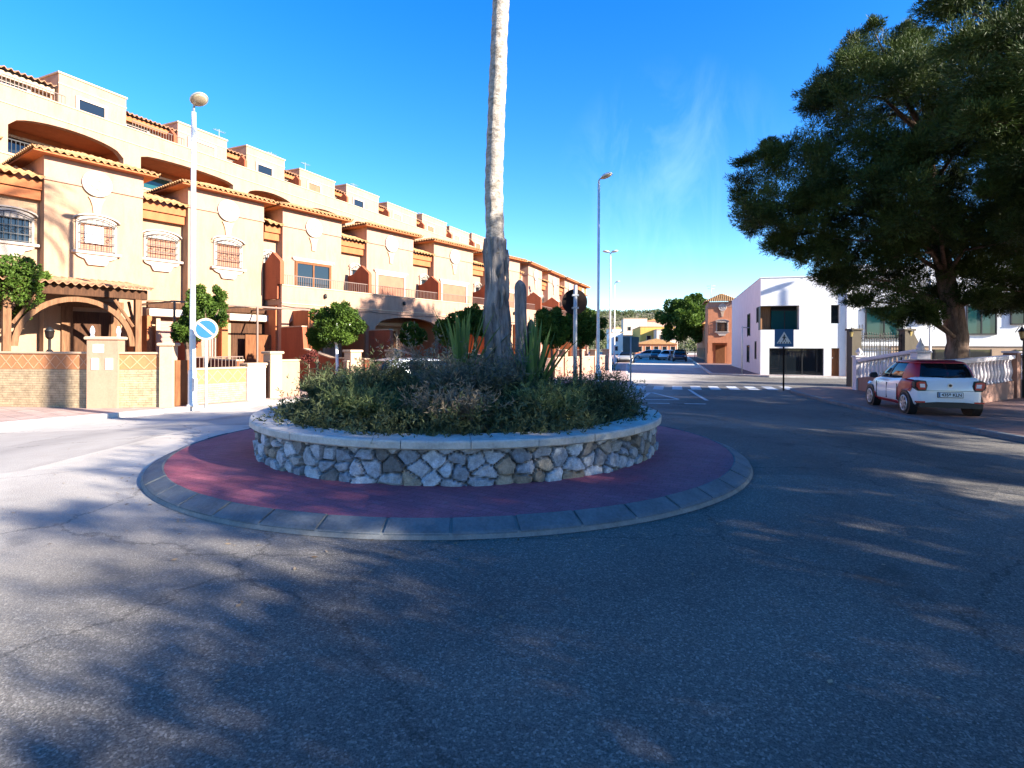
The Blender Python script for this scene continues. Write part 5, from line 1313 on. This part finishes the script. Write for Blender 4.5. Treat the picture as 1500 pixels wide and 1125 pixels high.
car((cc.x, cc.y, cz), math.atan2(-h_.x, h_.y), 'small white hatchback with red roof and red rear pillar parked half on the pavement', m_paintw, Lc=3.45, H=1.45, accent=m_red, plate='4358 KLN')
p = at(627, 540, 18.4); car((p.x, p.y, GZ), R(-50), 'silver car parked behind the planter, only its roof showing over the shrubs', m_silver, 4.2, 1.72, 1.47, hatch=True)
ua = math.atan2(-.28, .96)
def far_car(px, Y, label, paint, ang, **kw):
    p = at(px, 530, Y); return car((p.x, p.y, GZ), ang, label, paint, group=kw.pop('group', None), **kw)
far_car(917, 66, 'pale car driving towards us on the far stretch of the street', m_beige, ua+math.pi, Lc=4.2, Wc=1.75, H=1.46)
gp = 'cars parked at the end of the street'
far_car(950, 88, 'light grey car parked at the far end of the street, left of the black one', m_silver, ua+R(80), Lc=4.3, Wc=1.75, H=1.5, group=gp)
far_car(962, 86, 'black car parked at the far end of the street between two pale ones', m_dark, ua+R(175), Lc=4.3, Wc=1.78, H=1.55, group=gp)
far_car(977, 82, 'white car parked below the dark street tree', m_paintw, ua+R(165), Lc=4.2, Wc=1.75, H=1.5, group=gp)
far_car(996, 76, 'dark maroon car parked nearest the orange corner house', m_maroon, ua+R(178), Lc=4.4, Wc=1.82, H=1.62, group=gp)
# ------------------------------------------------------------------ trees
def inside(poly, x, y):
    c = False; j = len(poly)-1
    for i in range(len(poly)):
        (xi, yi), (xj, yj) = poly[i], poly[j]
        if (yi > y) != (yj > y) and x < (xj-xi)*(y-yi)/(yj-yi)+xi: c = not c
        j = i
    return c
def edge_d(poly, x, y):
    b = 1e9
    for i in range(len(poly)):
        a = Vector(poly[i-1]); e = Vector(poly[i])-a; p = Vector((x, y))-a; t_ = max(0, min(1, p.dot(e)/e.length_squared)); b = min(b, (p-e*t_).length)
    return b
def pine_foliage(C, rad, per, parent, base=(0, 0, 0), ln=.135, wd=.021):
    C = np.array(C)-np.array(base); rad = np.asarray(rad)*rng.uniform(.75, 1.35, (len(C), 3))*np.array([1, 1, .85]); k_ = len(C)
    ix = np.repeat(np.arange(k_), per); G = rng.normal(size=(len(ix), 3)); gl = np.linalg.norm(G, axis=1)[:, None]; G = G*np.minimum(1, 1.9/gl)
    D = G/np.linalg.norm(G, axis=1)[:, None]; P = C[ix]+G*rad[ix]*.52
    tw = rng.normal(size=(k_*6, 3)); tw /= np.linalg.norm(tw, axis=1)[:, None]           # sprays along twigs
    sel = rng.random(len(ix)) < .45; ti = ix*6+rng.integers(0, 6, len(ix)); tt_ = rng.random(len(ix))**.7
    S_ = C[ix]+tw[ti]*(tt_[:, None]*rad[ix]*1.35)+rng.normal(size=P.shape)*.06; P[sel] = S_[sel]; D[sel] = tw[ti][sel]
    d = D+rdir(len(P))*.7+np.array([0, 0, .35]); tone = rng.random(len(C))
    v = .15+.5*tone[ix]+.25*rng.random(len(P))
    return leaf_mesh('crown', P, d, rdir(len(P)), rng.uniform(ln*.7, ln*1.3, len(P)), wd, m_pine, parent, v)
def limbs(parent, trunk, tips, mat, r0):
    m = MB(); 
    for tip in tips:
        tip = Vector(tip); i = min(range(len(trunk)), key=lambda q: (Vector(trunk[q])-tip).length+.6*abs(trunk[q][2]-tip.z+1.2)); s = Vector(trunk[i])
        mid = s.lerp(tip, .5)+Vector((random.uniform(-.3, .3), random.uniform(-.3, .3), random.uniform(-.1, .5)))
        m.tube([s, s.lerp(mid, .5)+Vector((0, 0, -.05)), mid, mid.lerp(tip, .55), tip], [r0, r0*.75, r0*.55, r0*.35, .015], 7)
    return m.build('limb', mat, parent)
# big pine behind the balustrade: clump centres sampled inside its silhouette at its own depth
OUT = [(1068, 300), (1072, 255), (1085, 225), (1115, 205), (1135, 190), (1165, 182), (1178, 150), (1180, 105), (1205, 72), (1240, 48), (1262, 28), (1305, 24), (1345, 40), (1400, 30), (1480, 60), (1560, 150),
       (1600, 300), (1560, 430), (1500, 455), (1455, 462), (1435, 448), (1400, 440), (1372, 472), (1330, 480), (1285, 470), (1250, 446), (1225, 432), (1180, 398), (1150, 376), (1112, 385), (1128, 362), (1085, 340)]
YT = 18.8; pb = at(1398, 560, YT); pine = empty('pine_tree', (pb.x, pb.y, GZ), 0, 'large dark pine with spreading crown, its trunk rising behind the white car', 'pine tree', 'pines by the pavement')
Cs = []; Rs = []
while len(Cs) < 380:
    x, y = random.uniform(1060, 1600), random.uniform(20, 485)
    if not inside(OUT, x, y): continue
    e = edge_d(OUT, x, y); r_ = random.uniform(.42, .78); rp_ = r_*F/YT
    if e < rp_*.85: 
        if e < 9: continue
        r_ = max(.26, e/F*YT*1.05)
    th = min(3.6, .5+e/F*YT*.9)
    p = at(x, y, YT+random.uniform(-th, th)); Cs.append(tuple(p)); Rs.append((r_, r_, r_*.72))
ba = (pb.x, pb.y, GZ)
pine_foliage(Cs, Rs, 1700, pine, ba)
tk = [(0, 0, -.1, .42), (-.02, 0, .6, .37), (.06, 0, 1.4, .33), (.12, 0, 2.2, .31), (.02, .1, 3.2, .29), (-.25, .1, 4.4, .26), (-.6, 0, 5.8, .23), (-.9, -.1, 7.4, .22), (-1.1, 0, 9.2, .13)]
ks = np.array(tk); zz = np.linspace(-.1, 9.2, 60)
trunk_mb([tuple(np.interp(q, ks[:, 2], ks[:, i]) if i != 2 else q for i in (0, 1, 2, 3)) for q in zz], 22, .12, 6).build('trunk', m_bark, pine)
tips = [Vector(c)-Vector(ba) for c in random.sample(Cs, 46)]
limbs(pine, [t_[:3] for t_ in tk[3:]], tips, m_bark, .09)
# second, nearer pine on the right, leaning in from outside the picture
OUT2 = [(1352, 30), (1360, -5), (1380, -40), (1500, -70), (1600, -80), (1700, -60), (1800, 0), (1840, 120), (1800, 300), (1700, 380), (1560, 390), (1470, 350), (1420, 250), (1395, 160), (1375, 95)]
Y2 = 14.2; pb2 = at(1640, 560, Y2); pine2 = empty('pine_tree', (pb2.x, pb2.y, GZ), 0, 'second pine at the right picture edge with a thick leaning trunk', 'pine tree', 'pines by the pavement')
ba2 = (pb2.x, pb2.y, GZ); Cs2 = []; Rs2 = []
while len(Cs2) < 210:
    x, y = random.uniform(1340, 1880), random.uniform(-80, 390)
    if not inside(OUT2, x, y): continue
    e = edge_d(OUT2, x, y); r_ = random.uniform(.42, .8)
    if e < r_*F/Y2*.85:
        if e < 10: continue
        r_ = max(.26, e/F*Y2*1.05)
    th = min(2.1, .4+e/F*Y2*.6)
    Cs2.append(tuple(at(x, y, Y2+random.uniform(-th, th)))); Rs2.append((r_, r_, r_*.72))
pine_foliage(Cs2, Rs2, 1700, pine2, ba2)
tk2 = [(.3, 0, -.1, .36), (.1, 0, .8, .31), (-.45, 0, 2.0, .28), (-1.3, 0, 3.2, .26), (-1.9, 0, 4.6, .23), (-2.0, 0, 6.5, .18), (-1.4, 0, 9.5, .10)]
ks = np.array(tk2); zz = np.linspace(-.1, 9.5, 60)
trunk_mb([tuple(np.interp(q, ks[:, 2], ks[:, i]) if i != 2 else q for i in (0, 1, 2, 3)) for q in zz], 22, .12, 6).build('trunk', m_bark, pine2)
limbs(pine2, [t_[:3] for t_ in tk2[2:]], [Vector(c)-Vector(ba2) for c in random.sample(Cs2, 34)], m_bark, .09)
# the pines that continue along the pavement beside and behind the viewpoint and shade the crossing, plus an added sky-blocking one
def round_pine(x, y, H, rc, label, seed, dens=1.0, zs=.78, per=420, cl=135):
    random.seed(seed); o = empty('pine_tree', (x, y, GZ), 0, label, 'pine tree', 'pines by the pavement'); C = []; Rr = []; zc = H-rc*zs
    while len(C) < cl*dens:
        d = Vector((random.gauss(0, 1), random.gauss(0, 1), random.gauss(0, 1))).normalized()*random.random()**.4
        p = Vector((d.x*rc, d.y*rc, zc+d.z*rc*zs)); r_ = random.uniform(.38, .8); C.append(tuple(p)); Rr.append((r_, r_, r_*.7))
    pine_foliage(C, Rr, per, o, ln=.2, wd=.036)
    t_ = [(0, 0, -.1, .36), (.1, 0, 1.5, .30), (0, .15, zc-rc*zs*.4, .25), (.1, .1, zc+.3, .12)]
    ks = np.array(t_); zz = np.linspace(-.1, zc+.3, 30)
    trunk_mb([tuple(np.interp(q, ks[:, 2], ks[:, i]) if i != 2 else q for i in (0, 1, 2, 3)) for q in zz], 16, .12, 6).build('trunk', m_bark, o)
    limbs(o, [q[:3] for q in t_[1:]], random.sample(C, 22), m_bark, .09)
    return o
round_pine(11.8, 4.4, 8.3, 3.4, 'pine beside the viewpoint outside the right edge, shading the planter', 21, 1.15)
round_pine(12.4, -.9, 7.5, 3.5, 'pine outside the right edge shading the near asphalt', 22, .85)
round_pine(8.2, -2.6, 4.6, 2.3, 'low young pine behind the viewpoint beside the asphalt', 27, .6)
round_pine(10.2, -6.4, 5.7, 3.0, 'pine behind the viewpoint shading the bottom of the picture', 23, .72)
round_pine(18.5, 9.5, 9, 3.8, 'pine outside the right edge behind the balustrade', 24)
round_pine(24.5, 8.6, 12.0, 5.0, 'tall pine outside the right edge beside the balustrade garden', 28, 1.6)
round_pine(27, 14.1, 12.8, 6.0, 'tall pine outside the right edge, beyond the balustrade garden', 25, 1.5)
round_pine(5.0, -7.0, 9.0, 5.6, 'unseen broad pine added behind the viewpoint to hold back sky light', 26, 1.5, .3)  # added out of view: its wide canopy blocks sky light from the asphalt
round_pine(17.6, 3.4, 8.8, 3.8, 'pine outside the right edge, inland of the one beside the viewpoint', 29)
random.seed(31)
# clipped orange trees
def orange_tree(px, py, Y, r, label, lobes=7, per=380, trunkc=None, hz_=None, zbase=PZ, sq=.9):
    c = at(px, py, Y); o = empty('orange_tree', (c.x, c.y, zbase), 0, label, 'tree', 'round clipped trees in the front gardens')
    C = []; Rr = []; zc = c.z-zbase
    n = 34
    for i in range(n):
        d = Vector((random.gauss(0, 1), random.gauss(0, 1), random.gauss(0, 1))).normalized()*random.random()**.45*.78
        C.append((d.x*r, d.y*r, zc+d.z*r*sq)); q = r*random.uniform(.22, .40); Rr.append((q, q, q*.9))
    for i in range(16):
        d = Vector((random.gauss(0, 1), random.gauss(0, 1), random.gauss(0, .9)+.3)).normalized()*random.uniform(.78, 1.08)
        C.append((d.x*r, d.y*r, zc+d.z*r*sq)); q = r*random.uniform(.12, .24); Rr.append((q, q, q*1.2))
    n = len(C); P, D, ix = clump_points(np.array(C), Rr, int(per*.75), .5); tone = rng.random(n)
    v = .1+.5*tone[ix]+.35*rng.random(len(P))
    leaf_mesh('crown', P, D*.6+rdir(len(P)), rdir(len(P)), rng.uniform(.07, .13, len(P))*max(1, Y/20), .055*max(1, Y/20), m_orange, o, v)
    m = MB().tube([(0, 0, -.1), (.03, 0, zc*.4), (-.02, .02, zc*.8), (0, 0, zc)], [.07, .06, .05, .04], 9)
    for k in range(5):
        a = k*1.26; m.tube([(0, 0, zc*.72), (.35*r*math.cos(a), .35*r*math.sin(a), zc*.9), (.6*r*math.cos(a), .6*r*math.sin(a), zc+.1*r)], [.04, .03, .012], 6)
    m.build('trunk', trunkc or m_bark, o)
    return o
orange_tree(8, 421, 16.0, .98, 'round clipped orange tree at the left picture edge before the timber porch')
orange_tree(303, 458, 18.6, .66, 'irregular orange tree just behind the bright lamp post and no parking sign', sq=1.15)
orange_tree(274, 486, 18.4, .42, 'small low orange tree left of the bright lamp post')
orange_tree(493, 478, 20.5, .86, 'round orange tree with whitewashed trunk in front of the first arch', trunkc=m_white)
orange_tree(464, 497, 20.8, .36, 'small dark shrubby tree against the round orange tree with whitewashed trunk')
orange_tree(605, 492, 25, .52, 'small round tree before the wide low arch, above the silver car')
orange_tree(662, 487, 23.5, .72, 'yellow green orange tree left of the palm behind the yucca')
orange_tree(696, 470, 24.5, .72, 'dark orange tree touching the palm trunk on its left')
orange_tree(808, 482, 26, .92, 'wide round clipped tree right of the palm, left lobe beside the column cactus', per=460)
orange_tree(850, 478, 26.4, 1.06, 'wide dark clipped tree behind the back of the round sign', per=460)
orange_tree(1003, 468, 84, 3.4, 'dark evergreen street tree left of the orange corner house', per=420, zbase=GZ)
orange_tree(1018, 456, 92, 2.8, 'lighter green tree peeping over the orange corner house', per=380, zbase=GZ)
# red bougainvillea spilling over the garden wall
c = at(452, 522, 19.5); o = empty('bougainvillea', (c.x, c.y, PZ), 0, 'reddish flowering bush over the garden wall below the round orange tree', 'bush')
P, D, ix = clump_points(np.array([(random.uniform(-.16, .2), random.uniform(-.12, .12), c.z-PZ+random.uniform(-.16, .12)) for _ in range(6)]), [(.15, .15, .14)]*6, 110, .4)
leaf_mesh('flowers', P, D+rdir(len(P)), rdir(len(P)), .07, .05, m_flow, o)
MB().tube([(0, 0, -.1), (.05, 0, .6), (0, 0, c.z-PZ)], [.03, .025, .015], 6).build('stem', m_bark, o)

# dry leaves and grit lying on the road and along the kerbs
n = 420; P = []
for i in range(n):
    if i < 260:
        a = random.uniform(0, 6.283); r_ = RO+abs(random.gauss(.05, .35)); P.append((RC.x+r_*math.cos(a), RC.y+r_*math.sin(a)))
    else: P.append((random.uniform(-7, 8), random.uniform(2.2, 14)))
P = np.array([(x, y, gz(x, y)+.006) for x, y in P if math.hypot(x-RC.x, y-RC.y) > RO+.02])
m_lit = M_leaf('dry_leaf', (.10, .06, .03), (.36, .27, .17), 0)
struct(leaf_mesh('leaf_litter', P, rdir(len(P))*np.array([1, 1, .12]), np.array([[0, 0, 1.0]]).repeat(len(P), 0)+rdir(len(P))*.2, rng.uniform(.02, .06, len(P)), rng.uniform(.012, .03, len(P)), m_lit), 'stuff')
